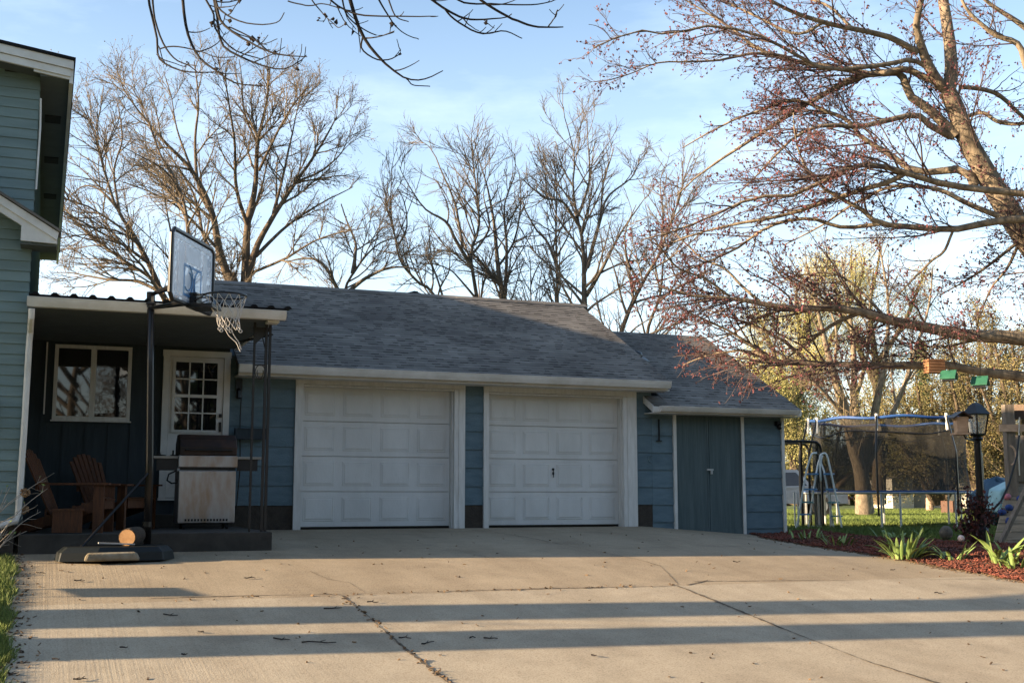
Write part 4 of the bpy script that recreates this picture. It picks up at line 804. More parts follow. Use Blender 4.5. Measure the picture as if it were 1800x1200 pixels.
# ------------------------------------------------------------------ YARD TREES AND BACKGROUND AT THE RIGHT
LV_YARD = [dict(dens=1.7, lf=.42, lmin=.8, lmax=4.2, ang=(30, 10), P_=8, trop=.06, wig=.10, S=5, rk=.7, rtip=.014, t0=.25),
           dict(dens=3.8, lf=.5, lmin=.5, lmax=2.2, ang=(33, 12), P_=6, trop=.04, wig=.12, S=4, rk=.6, rtip=.009, t0=.15),
           dict(dens=6.0, lf=.5, lmin=.3, lmax=1.1, ang=(34, 13), P_=4, trop=.02, wig=.13, S=3, rk=.5, rtip=.007, t0=.1)]
Lm = Limbs(45, rg, .75)
Lm.add([(1520, 900), (1516, 860), (1510, 820), (1500, 790), (1490, 740), (1465, 660), (1445, 580), (1425, 500), (1415, 460)], [46, 34, 30, 26, 20, 14, 10, 6, 3], -1)
Lm.add([(1512, 830), (1512, 780), (1503, 700), (1500, 600), (1488, 520), (1480, 450)], [26, 22, 17, 11, 7, 3], 1).add([(1513, 835), (1530, 770), (1545, 700), (1560, 600), (1562, 520), (1550, 440)], [26, 20, 15, 10, 6, 3], .5)
Lm.add([(1518, 830), (1552, 760), (1585, 690), (1610, 610), (1632, 540), (1640, 470)], [20, 15, 11, 8, 5, 3], 1.5).add([(1490, 740), (1450, 690), (1400, 640), (1350, 610)], [12, 9, 6, 3], -1.5).add([(1503, 700), (1525, 620), (1528, 540), (1535, 470)], [12, 8, 5, 3], -1)
Lm.add([(1465, 660), (1470, 580), (1450, 510), (1455, 450)], [8, 6, 4, 2], 1)
make_tree('yard_tree', 'broad multi stemmed bare tree on the lawn behind the trampoline', gbase(1515, 45), Lm.arr(), LV_YARD, M['bark_warm'], M['twig_warm'], rg, None, dict(sz=.022, m='catkin', along=1, pal=.4, ptip=.8, dbl=.3))
def leaf_tree(name, label, cat, x, d, limbs, clumps, leafm, twigm, n_leaf, sz, drop=0, asp=.5, group=None, lv=LV_YARD, seed=0):
    rg = np.random.default_rng(seed); Lm = Limbs(d, rg)
    for q in limbs: Lm.add(*q)
    P0, R0 = Lm.arr(); t = thing(name, label, cat, gbase(x, d), group); obj('trunk', tube_mesh('trunk', [(P0, R0, 8)], M['bark_mid']), M['bark_mid'], t)
    par, rd = P0, R0; gr = []
    for l_ in lv:
        kw = dict(l_); S = kw.pop('S', 3); par, rd = children(par, rd, rg=rg, **kw); gr.append((par, rd, S))
    obj('crown', tube_mesh('crown', gr, M[twigm]), M[twigm], t)
    c = gr[-1][0]; c2 = gr[-2][0]; A = np.vstack([c.reshape(-1, 3), c2[:, 2:].reshape(-1, 3)]); i = rg.integers(0, len(A), n_leaf)
    Pn = A[i]+rg.normal(0, .34 if drop else .24, (n_leaf, 3)); 
    if drop: Pn[:, 2] -= np.abs(rg.normal(0, drop, n_leaf))
    Pn = Pn[Pn[:, 2] > gz1(Pn[0, 0], Pn[0, 1])+.1]
    obj('foliage', leaves('foliage', Pn, sz, M[leafm], rg, asp, dirs=(np.array([0, 0, -1.]) if drop else None)), M[leafm], t)
    return t
LV_WIL = [dict(dens=1.7, lf=.45, lmin=1, lmax=5, ang=(35, 12), P_=8, trop=.03, wig=.09, S=4, rk=.6, rtip=.02, t0=.2),
          dict(dens=3.2, lf=.6, lmin=1, lmax=3.0, ang=(45, 15), P_=8, trop=.0, wig=.08, S=3, rk=.4, rtip=.012, t0=.1, sag=.28)]
leaf_tree('willow_tree', 'tall yellow-green willow with hanging strands rising behind the shed roof', 'willow', 1400, 62, [([(1400, 885), (1402, 780), (1395, 680), (1410, 600), (1430, 520), (1450, 470)], [34, 28, 22, 16, 9, 4], 0), ([(1398, 720), (1370, 640), (1345, 580), (1330, 540)], [16, 11, 7, 4], 2), ([(1398, 700), (1440, 630), (1480, 560), (1510, 500), (1520, 450)], [18, 13, 9, 5, 3], 2), ([(1410, 600), (1400, 540), (1400, 500)], [10, 7, 4], -2)],
          None, 'willow', 'twig_warm', 80000, .07, drop=.5, asp=.35, lv=LV_WIL, seed=3)
leaf_tree('willow_tree', 'paler willow crown reaching above the yard tree on the lawn', 'willow', 1540, 66, [([(1545, 885), (1545, 760), (1540, 640), (1530, 540), (1545, 460), (1550, 430)], [26, 22, 16, 11, 6, 3], 0), ([(1542, 680), (1500, 590), (1475, 520), (1460, 470)], [13, 10, 6, 3], 2), ([(1540, 640), (1585, 570), (1610, 510), (1625, 470)], [12, 9, 5, 3], -2), ([(1530, 560), (1500, 490), (1500, 440)], [8, 5, 3], 1.5)],
          None, 'willow', 'twig_warm', 42000, .065, drop=.4, asp=.35, lv=LV_WIL, seed=5)
leaf_tree('willow_tree', 'low yellow willow foliage filling the gap between shed and trampoline', 'willow', 1345, 52, [([(1400, 885), (1395, 800), (1370, 730), (1345, 680), (1320, 640)], [20, 16, 11, 7, 4], 0), ([(1395, 800), (1400, 720), (1420, 660), (1430, 620)], [12, 9, 5, 3], 1), ([(1370, 730), (1365, 680), (1380, 630), (1375, 600)], [9, 6, 3], -1)],
          None, 'willow', 'twig_warm', 60000, .07, drop=.5, asp=.4, lv=LV_WIL, seed=6)
SHR = [dict(dens=2.0, lf=.5, lmin=.8, lmax=4, ang=(42, 14), P_=6, trop=.05, wig=.12, S=4, rk=.5, rtip=.014, t0=.1), dict(dens=3.6, lf=.55, lmin=.5, lmax=2.4, ang=(45, 15), P_=5, trop=.03, wig=.13, S=3, rk=.4, rtip=.009, t0=.1)]
def shrub(label, x, d, top, spread, leafm, n_leaf, sz, seed, kind='golden_shrub'):
    rg = np.random.default_rng(seed); ls = []
    for k in range(8):
        f = (k/7-.5)*2; hx = x+f*spread; ty = 885-(885-top)*(1-.35*f*f)*rg.uniform(.85, 1.05)
        ls.append(([(x+f*8, 885), (x+f*spread*.4, 885-(885-ty)*.35), (x+f*spread*.75, 885-(885-ty)*.7), (hx, ty)], [14, 10, 7, 3], rg.uniform(-3, 3), d))
    return leaf_tree(kind, label, 'shrub' if kind != 'golden_tree' else 'tree', x, d, ls, None, leafm, 'twig_warm', n_leaf, sz, lv=SHR, seed=seed, asp=.6, group='background shrubs and trees')
shrub('golden brown tree behind the right half of the trampoline', 1650, 60, 640, 90, 'golden', 30000, .085, 31, 'golden_tree')
shrub('golden tree with reddish top behind the lamp post', 1730, 58, 560, 90, 'golden', 32000, .085, 32, 'golden_tree')
shrub('golden tree cut by the right edge behind the play set', 1820, 56, 545, 100, 'golden', 30000, .085, 33, 'golden_tree')
shrub('olive green bushes directly behind the lawn tree', 1560, 74, 690, 100, 'olive', 26000, .13, 34, 'olive_shrub')
shrub('olive tangle behind the trampoline net, left of the lawn tree', 1440, 76, 720, 90, 'olive', 22000, .13, 35, 'olive_shrub')
shrub('low olive bush under the lamp lantern at the far side of the lawn', 1760, 70, 760, 80, 'olive', 26000, .12, 36, 'olive_shrub')
def conifer(label, x, d, top, halfw, n_, seed):
    rg = np.random.default_rng(seed); b = np.array(gbase(x, d)); H = (885-top)/F*d; R = halfw/F*d; t = thing('conifer_tree', label, 'evergreen', b, 'background evergreens')
    obj('trunk', MB().tube([b-[0, 0, .2], b+[0, 0, H*.95]], [R*.09, .03], 8), M['bark_mid'], t)
    k = int(H*9); P_ = []; par = []; rd_ = []
    for i in range(k):
        f = rg.random()**.8; z = H*(.06+.93*f); an = rg.uniform(0, 6.283); L_ = R*(1-f)**.8*rg.uniform(.65, 1.15)+.15; d3 = np.array([math.cos(an), math.sin(an), 0]); s_ = np.linspace(0, 1, 5)[:, None]
        par.append(b+[0, 0, z]+d3*L_*s_+np.array([0, 0, 1.])*(-.25*L_*s_+.15*L_*s_**2)); rd_.append(np.linspace(.03, .008, 5))
    par = np.array(par); obj('branches', tube_mesh('branches', [(par, np.array(rd_), 3)], M['twig_warm']), M['twig_warm'], t)
    i = rg.integers(0, len(par), n_); j = rg.random(n_)*3.99; a0 = par[i, j.astype(int)]; a1 = par[i, j.astype(int)+1]; f = (j % 1)[:, None]; Pn = a0*(1-f)+a1*f+rg.normal(0, .12, (n_, 3))*[1, 1, .7]
    obj('foliage', leaves('foliage', Pn, .26, M['conifer'], rg, .35), M['conifer'], t)
conifer('dark narrow spruce whose tip rises above the lower maple branch', 1632, 78, 590, 36, 9000, 41)
conifer('second dark spruce partly hidden behind the golden tree by the lamp', 1695, 82, 640, 46, 9000, 42)
conifer('dark low evergreen beyond the lawn behind the trampoline frame', 1600, 80, 720, 60, 9000, 43)
hedge = np.random.default_rng(50); Pn = []
for k in range(60):
    x = 1290+k*11+hedge.uniform(-8, 8); dd = 96+hedge.uniform(-6, 8); c_ = np.array(gbase(x, dd)); hh = hedge.uniform(1.2, 3.8)
    n_ = 900; v = norm(hedge.normal(size=(n_, 3)))*hedge.uniform(.4, 1, (n_, 1)); v[:, 2] = np.abs(v[:, 2]); Pn.append(c_+v*[1.9, 1.9, hh])
o = obj('distant_hedge', leaves('distant_hedge', np.vstack(Pn), .3, M['olive'], hedge, .7), M['olive']); tag(o, 'far olive brush line closing off the lawn beyond the cars and shed', 'hedge', kind='stuff')

# ------------------------------------------------------------------ FOREGROUND MAPLE (right)
rg = np.random.default_rng(77); Lm = Limbs(14.5, rg)
Lm.add([(2060, 1010), (2040, 900), (1985, 720), (1930, 600), (1860, 490), (1800, 407), (1757, 340), (1707, 253), (1680, 183), (1667, 157)], [110, 96, 86, 76, 62, 50, 46, 40, 34, 30], 0)
Lm.add([(1668, 160), (1672, 107), (1663, 40), (1655, -20), (1650, -120), (1670, -240)], [24, 21, 18, 16, 12, 6], .6).add([(1664, 158), (1647, 140), (1627, 103), (1613, 57), (1613, 30), (1630, -40), (1640, -130)], [22, 18, 14, 11, 9, 7, 4], -.5)
Lm.add([(1613, 93), (1567, 67), (1513, 53), (1447, 40), (1380, 15), (1310, -25), (1240, -60)], [12, 10, 9, 8, 6, 4, 2], -.6)
Lm.add([(1657, 150), (1620, 133), (1587, 120), (1540, 130), (1480, 120), (1408, 110), (1340, 90), (1290, 52), (1240, 20), (1190, -10)], [13, 12, 11, 10, 9, 8, 6, 5, 3, 2], .7)
Lm.add([(1408, 110), (1370, 98), (1320, 95), (1257, 106), (1200, 108), (1153, 110), (1110, 128), (1070, 140)], [7, 6, 5, 4, 3, 3, 2, 2], -.5).add([(1627, 117), (1600, 105), (1563, 112), (1513, 118), (1447, 120), (1390, 90), (1330, 60), (1250, 45), (1180, 60), (1120, 55), (1045, 85)], [9, 8, 8, 7, 6, 5, 5, 4, 3, 3, 2], -1)
Lm.add([(1680, 240), (1653, 210), (1627, 187), (1600, 167), (1592, 140), (1577, 127), (1530, 130), (1497, 140), (1447, 167), (1380, 207), (1300, 260), (1240, 300), (1190, 345)], [20, 17, 15, 13, 12, 11, 9, 8, 7, 6, 4, 3, 2], .8)
Lm.add([(1670, 240), (1633, 220), (1613, 203), (1567, 210), (1513, 223), (1453, 220), (1400, 240), (1340, 300), (1300, 340)], [13, 11, 10, 9, 7, 6, 4, 3, 2], -.8)
Lm.add([(1713, 327), (1693, 298), (1613, 302), (1567, 273), (1513, 240), (1493, 212), (1447, 193), (1400, 175), (1350, 190), (1280, 215), (1200, 260)], [18, 13, 11, 10, 8, 7, 6, 5, 4, 3, 2], .6)
Lm.add([(1820, 345), (1800, 340), (1730, 333), (1663, 323), (1593, 303), (1530, 287), (1480, 300), (1400, 340), (1330, 345), (1270, 370), (1200, 400), (1130, 420)], [12, 12, 12, 11, 10, 9, 8, 6, 5, 4, 3, 2], -.6, 13.6)
Lm.add([(1593, 303), (1560, 320), (1513, 333), (1460, 350), (1380, 377), (1300, 392), (1220, 412), (1150, 440)], [10, 9, 8, 7, 6, 5, 3, 2], .5)
Lm.add([(1850, 380), (1800, 385), (1757, 388), (1680, 403), (1613, 400), (1547, 393), (1513, 367), (1453, 335), (1420, 300), (1400, 250), (1395, 200)], [14, 14, 13, 12, 11, 10, 8, 7, 5, 3, 2], -.4, 13.8)
Lm.add([(1547, 393), (1480, 400), (1420, 385), (1350, 400), (1290, 440), (1220, 470), (1150, 500)], [8, 7, 6, 5, 4, 3, 2], .6).add([(1757, 380), (1700, 357), (1653, 333), (1610, 327), (1560, 330), (1500, 360), (1440, 400), (1380, 430)], [11, 9, 8, 6, 5, 4, 3, 2], .9)
Lm.add([(1687, 153), (1747, 163), (1797, 207), (1840, 240)], [8, 8, 7, 5], .5).add([(1700, 205), (1727, 197), (1757, 213), (1800, 215), (1850, 200)], [7, 7, 7, 6, 4], -.4).add([(1860, 200), (1810, 130), (1790, 80), (1747, 62), (1700, 20), (1680, -30)], [14, 13, 11, 9, 6, 4], 0, 13.2)
Lm.add([(1850, 90), (1800, 50), (1740, 10), (1700, -30)], [12, 10, 7, 4], 0, 14.8).add([(1500, 52), (1450, 10), (1380, -10), (1320, -40)], [6, 5, 3, 2], .5).add([(1447, 40), (1400, 60), (1330, 30), (1260, -5), (1200, -30)], [6, 5, 4, 3, 2], .5)
Lm.add([(1676, 403), (1660, 440), (1635, 462), (1593, 503), (1560, 540)], [5, 5, 4, 3, 2], .3).add([(1800, 417), (1766, 445), (1720, 480), (1680, 503), (1650, 520)], [7, 6, 5, 3, 2], -.3).add([(1795, 420), (1770, 470), (1740, 510), (1720, 560)], [6, 5, 3, 2], .4)
# two long low boughs
Lm.add([(2010, 760), (1960, 650), (1880, 610), (1800, 593), (1731, 589), (1697, 588), (1628, 574), (1559, 560), (1507, 545), (1456, 538), (1387, 540), (1335, 529), (1283, 521), (1230, 519), (1185, 507), (1150, 500)], [60, 50, 40, 32, 30, 24, 22, 20, 18, 15, 13, 11, 9, 7, 4, 2], -.9)
Lm.add([(1507, 552), (1462, 572), (1400, 617), (1370, 640)], [8, 7, 5, 3], .4).add([(1456, 538), (1400, 500), (1370, 480), (1350, 440)], [6, 4, 3, 2], .5).add([(1387, 540), (1330, 560), (1290, 585), (1255, 600)], [7, 5, 4, 2], .5).add([(1559, 560), (1500, 500), (1460, 480), (1400, 485), (1370, 500)], [6, 5, 4, 3, 2], .6)
Lm.add([(2030, 830), (1960, 740), (1880, 680), (1800, 662), (1731, 655), (1662, 641), (1593, 643), (1524, 641), (1421, 638), (1380, 638), (1352, 627), (1300, 593), (1262, 572), (1230, 560), (1205, 545)], [44, 38, 32, 27, 23, 17, 15, 14, 13, 12, 10, 8, 6, 4, 2], -.5)
Lm.add([(1352, 627), (1317, 618), (1283, 617), (1240, 625), (1200, 640)], [7, 5, 4, 3, 2], .5).add([(1542, 634), (1504, 586), (1480, 560), (1440, 540)], [6, 5, 3, 2], .4).add([(1421, 638), (1380, 600), (1340, 580), (1290, 560), (1230, 540)], [7, 6, 5, 3, 2], .6).add([(1714, 598), (1680, 605), (1645, 610), (1600, 600)], [5, 4, 3, 2], .4)
Lm.add([(1335, 529), (1300, 500), (1270, 470), (1230, 450), (1180, 400)], [6, 5, 4, 3, 2], .5).add([(1283, 521), (1240, 490), (1190, 470), (1150, 420)], [5, 4, 3, 2], -.5)
LV_MAP = [dict(dens=7.5, lf=.46, lmin=.35, lmax=1.35, ang=(38, 13), P_=9, trop=.035, wig=.15, S=5, rk=.45, rtip=.0042, t0=.28, rmax=.014, wvec=(-.8, 0, .15), nodown=.22),
          dict(dens=11, lf=.6, lmin=.2, lmax=.8, ang=(38, 14), P_=6, trop=-.02, wig=.16, S=3, rk=.34, rtip=.0027, t0=.12),
          dict(dens=15, lf=.6, lmin=.08, lmax=.38, ang=(40, 14), P_=4, trop=.05, wig=.15, S=3, rk=.25, rtip=.0020, t0=.1)]
mt_, _ = make_tree('maple_tree', 'large maple with dark red buds reaching in from the right with a sunlit leaning limb', (D(2060, 1000, 14.5)[0], D(2060, 1000, 14.5)[1], gz1(*D(2060, 1000, 14.5)[:2])), Lm.arr(), LV_MAP, M['bark_warm'], M['twig_red'], rg, None, dict(sz=.0120, m='bud', along=1, pal=.16, ptip=.85, dbl=.7))

# ------------------------------------------------------------------ OVERHANGING TREE (left, trunk outside the frame) and its neighbour
rg = np.random.default_rng(88); Lm = Limbs(9.0, rg, .85)
def c6(*q): return [(220+x/2.308, y/2.308) for x, y in q]
def seg3(pts, rr):
    a_, b_ = resample(np.array(pts, float), np.array(rr, float), 18); Lm.P.append(a_); Lm.R.append(b_)
bx, by = -7.3, -7.1; zt = gz1(bx, by)
seg3([(bx, by, zt-.2), (bx+.02, by, 1.5), (bx-.05, by+.05, 3.4), (bx+.1, by, 5.2), (bx, by, 7.4)], [.50, .36, .32, .26, .16])
hang = [([(95, -60), (95, 0), (125, 150), (140, 240), (240, 290), (380, 290)], [6, 5, 4.5, 4, 3, 2]), ([(110, -40), (118, 60), (150, 170), (200, 240), (260, 270), (300, 300)], [5, 4, 4, 3, 2]),
 ([(235, -60), (235, 0), (255, 130), (300, 230), (370, 290), (450, 340), (560, 350)], [7, 6, 6, 5, 4, 3, 2]), ([(340, -60), (370, 20), (400, 100), (520, 180), (620, 220), (740, 230)], [6, 6, 5, 4, 3, 2]),
 ([(350, -50), (370, 60), (390, 180), (480, 240), (620, 285), (700, 255), (735, 225)], [6, 5, 5, 4, 3, 2]), ([(365, -60), (380, 30), (480, 90), (610, 95), (650, 50)], [5, 4, 3, 2.5, 2]), ([(300, -50), (330, 5), (360, 60), (370, 120), (440, 200), (560, 240)], [5, 4, 4, 3, 2]),
 ([(140, 200), (200, 190), (300, 210), (370, 235), (450, 236)], [3, 3, 2, 2]), ([(420, 110), (520, 160), (590, 215), (680, 235)], [3, 3, 2]), ([(900, -60), (912, 0), (960, 140), (1040, 245), (1140, 320), (1220, 320), (1290, 290)], [9, 8, 7, 6, 4, 3, 2]),
 ([(965, 150), (960, 200), (1020, 240), (1070, 240), (1115, 215), (1112, 195)], [4, 3.5, 3, 2.5, 2]), ([(740, -50), (760, 0), (820, 70), (865, 115)], [3, 3, 2, 2]), ([(800, -30), (870, 30), (960, 62), (1100, 66), (1260, 68)], [4, 4, 3, 3, 2]), ([(1010, -50), (1030, 0), (1090, 100), (1140, 140), (1190, 158)], [4, 4, 3, 2, 2]),
 ([(880, -10), (900, 60), (960, 110), (1030, 140), (1090, 125)], [4, 3, 2.5, 2]), ([(1060, -40), (1075, 20), (1100, 70), (1150, 90)], [4, 3, 2]), ([(1200, -50), (1240, 0), (1350, 70), (1430, 82), (1540, 75), (1570, 60)], [6, 5, 5, 4, 3, 2]), ([(1290, 30), (1340, 80), (1440, 135), (1540, 125), (1610, 155)], [4, 4, 3, 2]),
 ([(1400, -50), (1440, 0), (1500, 40), (1560, 75), (1620, 100), (1680, 115), (1775, 115)], [6, 6, 5, 5, 4, 2.5]), ([(1300, -30), (1380, 10), (1500, 12), (1640, 15), (1730, 0)], [4, 4, 3, 3, 2]), ([(1715, 112), (1740, 70), (1750, 35)], [3, 2.5, 2]), ([(660, 5), (740, 25), (800, 20), (870, 40)], [3, 2.5, 2]), ([(1140, 320), (1170, 345), (1235, 350)], [3, 2, 2]), ([(560, 350), (545, 340), (560, 320)], [2, 2])]
starts = {}
for k, (q, wd) in enumerate(hang):
    px = c6(*q); first = px[0][1] < -5
    Lm.add(px, wd, rg.uniform(-.25, .25), 8.6+.5*rg.random() if first else (None if Lm.px else 9.0))
# feeder boughs, outside the frame, that carry the hanging shoots
ends = [Lm.P[i][0] for i in range(1, len(Lm.P)) if Lm.P[i][0][2] > D(500, -8, 9)[2]]
for k, e_ in enumerate(sorted(ends, key=lambda v: v[0])):
    pass
E1 = np.array(sorted([tuple(v) for v in ends])); 
A = np.array([bx, by, 5.0]); mid1 = np.array([bx+3.6, by-.9, 5.9])
bough = [A, (bx+1.8, by-.5, 5.7), mid1]+[np.array([v[0], v[1], v[2]+.25]) for v in (E1[len(E1)//6], E1[len(E1)//2], E1[-2])]
seg3(bough, [.16, .13, .10, .06, .035, .02]); bp_ = Lm.P[-1].copy()
for v in E1:
    i = np.linalg.norm(bp_-v, axis=1).argmin(); q = bp_[max(0, i-1)]; seg3([q, (q+v)/2+[0, 0, .10], v], [.02, .013, .010])
for an, zz, ln in ((200, 4.2, 2.2), (120, 4.8, 2.0), (290, 5.6, 1.8), (60, 6.4, 1.4), (160, 6.8, 1.2)):
    d3 = np.array([math.cos(rad(an)), math.sin(rad(an)), .5]); s0 = np.array([bx, by, zz]); seg3([s0, s0+d3*ln*.5, s0+d3*ln+[0, 0, .3]], [.12, .07, .03])
LV_HANG = [dict(dens=4.6, lf=.35, lmin=.08, lmax=.45, ang=(42, 14), P_=6, trop=.12, wig=.10, S=5, rk=.5, rtip=.0038, t0=.12, rmax=.008), dict(dens=3.5, lf=.4, lmin=.05, lmax=.16, ang=(45, 14), P_=4, trop=.14, wig=.10, S=4, rk=.4, rtip=.0032, t0=.2)]
make_tree('overhanging_tree', 'dark budded branches hanging into the top left of the view from a tree outside it', (bx, by, zt), Lm.arr(), LV_HANG, M['twig_dark'], M['twig_dark'], rg, None, dict(sz=.016, m='bud_dark', along=0, ptip=.75, dbl=.6))
rg = np.random.default_rng(90); Lm = Limbs(9, rg); b2 = np.array([-8.3, -5.92, gz1(-8.3, -5.92)])
seg3([b2-[0, 0, .2], b2+[0, 0, 1.7], b2+[.1, .05, 3.6], b2+[.05, 0, 5.4], b2+[.1, 0, 7.5]], [.52, .39, .34, .26, .14])
for an, zz, ln in ((150, 4.0, 2.4), (30, 4.6, 1.4), (250, 5.2, 1.8), (90, 6.0, 1.5), (200, 6.6, 1.3)):
    d3 = np.array([math.cos(rad(an)), math.sin(rad(an)), .6]); s0 = b2+[0, 0, zz]; seg3([s0, s0+d3*ln*.5, s0+d3*ln+[0, 0, .3]], [.12, .07, .03])
make_tree('shade_tree', 'tree left of the view whose trunk throws the farther long shadow on the driveway', b2, Lm.arr(), [dict(dens=1.5, lf=.5, lmin=.4, lmax=1.6, ang=(38, 12), P_=6, trop=.05, wig=.12, S=4, rk=.5, rtip=.006, t0=.3)], M['bark_grey'], M['twig_grey'], rg)
# low sign on two thin legs, outside the frame, that throws the short floating shadow
sg = thing('yard_sign', 'small board on two thin legs standing on the grass left of the view', 'sign', (-3.0, -5.28, gz1(-3, -5.28)))
zg = gz1(-3, -5.3)
obj('board', MB().box((-3.21, -5.55, zg+.83), (-3.19, -5.12, zg+1.10)), M['grey_wood'], sg)
for yy in (-5.51, -5.15): obj('leg', MB().box((-3.235, yy-.01, zg-.02), (-3.212, yy+.01, zg+1.08)), M['grey_wood'], sg)

# ------------------------------------------------------------------ WHAT THE WINDOWS REFLECT (behind the camera), plus an added belt that blocks sky light
nh = thing('neighbour_house', 'dark brick house across the street seen only mirrored in the porch window', 'house', (-4, -46, -1.2))
mb = MB(); mb.box((-13, -52, -1.3), (3, -44, 2.6)); obj('wall', mb, M['brick'], nh); obj('roof', MB().prism([(-13.4, -43.6, 2.6), (-13.4, -48, 4.6), (-13.4, -52.4, 2.6)], (16.8, 0, 0)), M['shingle'], nh)
for k, (x_, y_, hh) in enumerate(((1.2, -33, 9), (3.6, -32, 9), (5.6, -33, 10), (12, -31, 11))):
    rg = np.random.default_rng(200+k); Lm = Limbs(9, rg); b0 = np.array([x_, y_, gz1(x_, y_)])
    seg3([b0-[0, 0, .2], b0+[.1, 0, hh*.3], b0+[-.2, .1, hh*.6], b0+[.2, 0, hh]], [.3, .24, .14, .03])
    for q in range(9): 
        an = rg.uniform(0, 6.28); zz = hh*(.25+.06*q); ln = hh*.36; d3 = np.array([math.cos(an), math.sin(an), .9]); s0 = b0+[0, 0, zz]; seg3([s0, s0+d3*ln*.5, s0+d3*ln+[0, 0, .6]], [.12, .07, .02])
    make_tree('street_tree', 'bare street tree behind the viewpoint, mirrored in the porch glass', b0, Lm.arr(), [dict(dens=1.6, lf=.5, lmin=.6, lmax=2.4, ang=(35, 12), P_=6, trop=.06, wig=.12, S=3, rk=.6, rtip=.012, t0=.1), dict(dens=2, lf=.5, lmin=.3, lmax=1.2, ang=(35, 12), P_=4, trop=.05, wig=.12, S=3, rk=.6, rtip=.01, t0=.1)], M['bark_grey'], M['twig_grey'], rg, 'street trees behind the viewpoint')

wb = np.random.default_rng(260); Pn = []  # unseen conifer belt, added to cut the sky light on the garage front
for k in range(70):
    x = -52+k*1.75; hh = 13+3.2*math.sin(k*.7)+wb.uniform(-2, 2.5); hh = 4.6 if -2 < x < 7 else hh; n_ = 520; f = wb.random(n_)**.7; an = wb.uniform(0, 6.28, n_); rr = 2.4*(1-f)**.6*np.sqrt(wb.random(n_))
    Pn.append(np.stack([x+rr*np.cos(an), -36+wb.uniform(-2, 2)+rr*np.sin(an), -1.2+.2+hh*f], 1))
tag(obj('conifer_sky_blocker', leaves('conifer_sky_blocker', np.vstack(Pn), .95, M['conifer'], wb, .8), M['conifer']), 'unseen evergreen belt added behind the viewpoint to block sky light', 'sky light blocker', kind='stuff')

# ------------------------------------------------------------------ MULCH BED AND PLANTS
rg = np.random.default_rng(300)
def bed_z(x, y):
    xe = drive_edge(y); t = np.clip((x-xe)/1.2, 0, 1); back = np.clip((.9-y)/.8, 0, 1)
    return gz(x, y)+.015+.10*t*t*(3-2*t)*back*np.clip((16.5-x)/2, 0, 1)
yb = np.arange(-12, .9, .15); ub_ = np.linspace(0, 1, 30); V = []
def bed_back(y): return drive_edge(y)+np.interp(y, [-12, -6.5, -4.2, -2.6, -.6, .9], [2.4, 2.8, 3.2, 2.7, 1.5, 1.2])
for y in yb:
    x = drive_edge(y)-.06+(bed_back(y)-drive_edge(y)+.06)*ub_; z = bed_z(x, y)+rg.normal(0, .006, 30); z[0] -= .03; z[-1] -= .09; V.append(np.stack([x, np.full(30, y), z], 1))
V = np.vstack(V); nx, ny = 30, len(yb); i, j = np.meshgrid(np.arange(nx-1), np.arange(ny-1)); a_ = (j*nx+i).ravel()
tag(obj('mulch_bed', np_mesh('mulch_bed', V, np.stack([a_, a_+1, a_+nx+1, a_+nx], 1), M['mulch_base'], True), M['mulch_base']), kind='structure')
def chips(name, P_, Ls, W_, H_, m, rg):
    n_ = len(P_); an = rg.uniform(0, 6.28, n_); ti = rg.normal(0, .35, n_); d = np.stack([np.cos(an)*np.cos(ti), np.sin(an)*np.cos(ti), np.sin(ti)], 1); s_ = norm(np.cross(d, rg.normal(0, .25, (n_, 3))+[0, 0, 1])); u_ = np.cross(s_, d)
    l_ = (Ls*rg.uniform(.5, 1.5, n_))[:, None]/2; w_ = (W_*rg.uniform(.5, 1.5, n_))[:, None]/2; h_ = (H_*rg.uniform(.6, 1.4, n_))[:, None]/2
    V = np.stack([P_+d*l_*a+s_*w_*b+u_*h_*c for a, b, c in ((-1, -1, -1), (1, -.7, -1), (1, .7, -1), (-1, 1, -1), (-1, -1, 1), (1, -.7, 1), (1, .7, 1), (-1, 1, 1))], 1)
    f = np.array([(0, 3, 2, 1), (4, 5, 6, 7), (0, 1, 5, 4), (1, 2, 6, 5), (2, 3, 7, 6), (3, 0, 4, 7)]); return np_mesh(name, V.reshape(-1, 3), (np.arange(n_)[:, None, None]*8+f[None]).reshape(-1, 4), m)
n_ = 16000; y = rg.uniform(-9, .8, n_); x = drive_edge(y)-.05+(bed_back(y)-drive_edge(y))*rg.random(n_)**1.1+rg.normal(0, .05, n_)*(rg.random(n_) < .3)
tag(obj('bark_mulch', chips('bark_mulch', np.stack([x, y, bed_z(x, y)+.006+.010*rg.random(n_)], 1), .06, .018, .008, M['mulch'], rg), M['mulch']), 'loose red-brown bark mulch covering the planting bed beside the driveway', 'mulch', kind='stuff')
n_ = 1500; y = rg.uniform(-9, -1, n_); x = drive_edge(y)-np.abs(rg.normal(0, .10, n_)); tag(obj('spilled_mulch', chips('spilled_mulch', np.stack([x, y, gz(x, y)+.009], 1), .03, .010, .004, M['litter'], rg), M['litter']), 'crumbs of mulch and soil spilled over the driveway edge', 'debris', kind='stuff')
def strap_leaf(mb, c, an, L_, W_, lean, curl, tw=0):
    c = np.array(c, float); k = 7; d = np.array([math.cos(an), math.sin(an), 0]); s_ = np.array([-d[1], d[0], 0]); th = lean; p_ = c.copy(); V = []
    for i in range(k+1):
        t = i/k; w_ = W_*math.sin(math.pi*min(1, (t*.86+.10)))**.8*(1 if i < k else .06); dirv = d*math.sin(th)+np.array([0, 0, math.cos(th)]); nn_ = np.cross(s_, dirv)
        V += [p_-s_*w_/2-nn_*w_*.16*0, p_+nn_*w_*.22, p_+s_*w_/2]; p_ = p_+dirv*L_/k; th += curl/k
    f = []
    for i in range(k): b = i*3; f += [(b, b+1, b+4, b+3), (b+1, b+2, b+5, b+4)]
    mb.add(V, f)
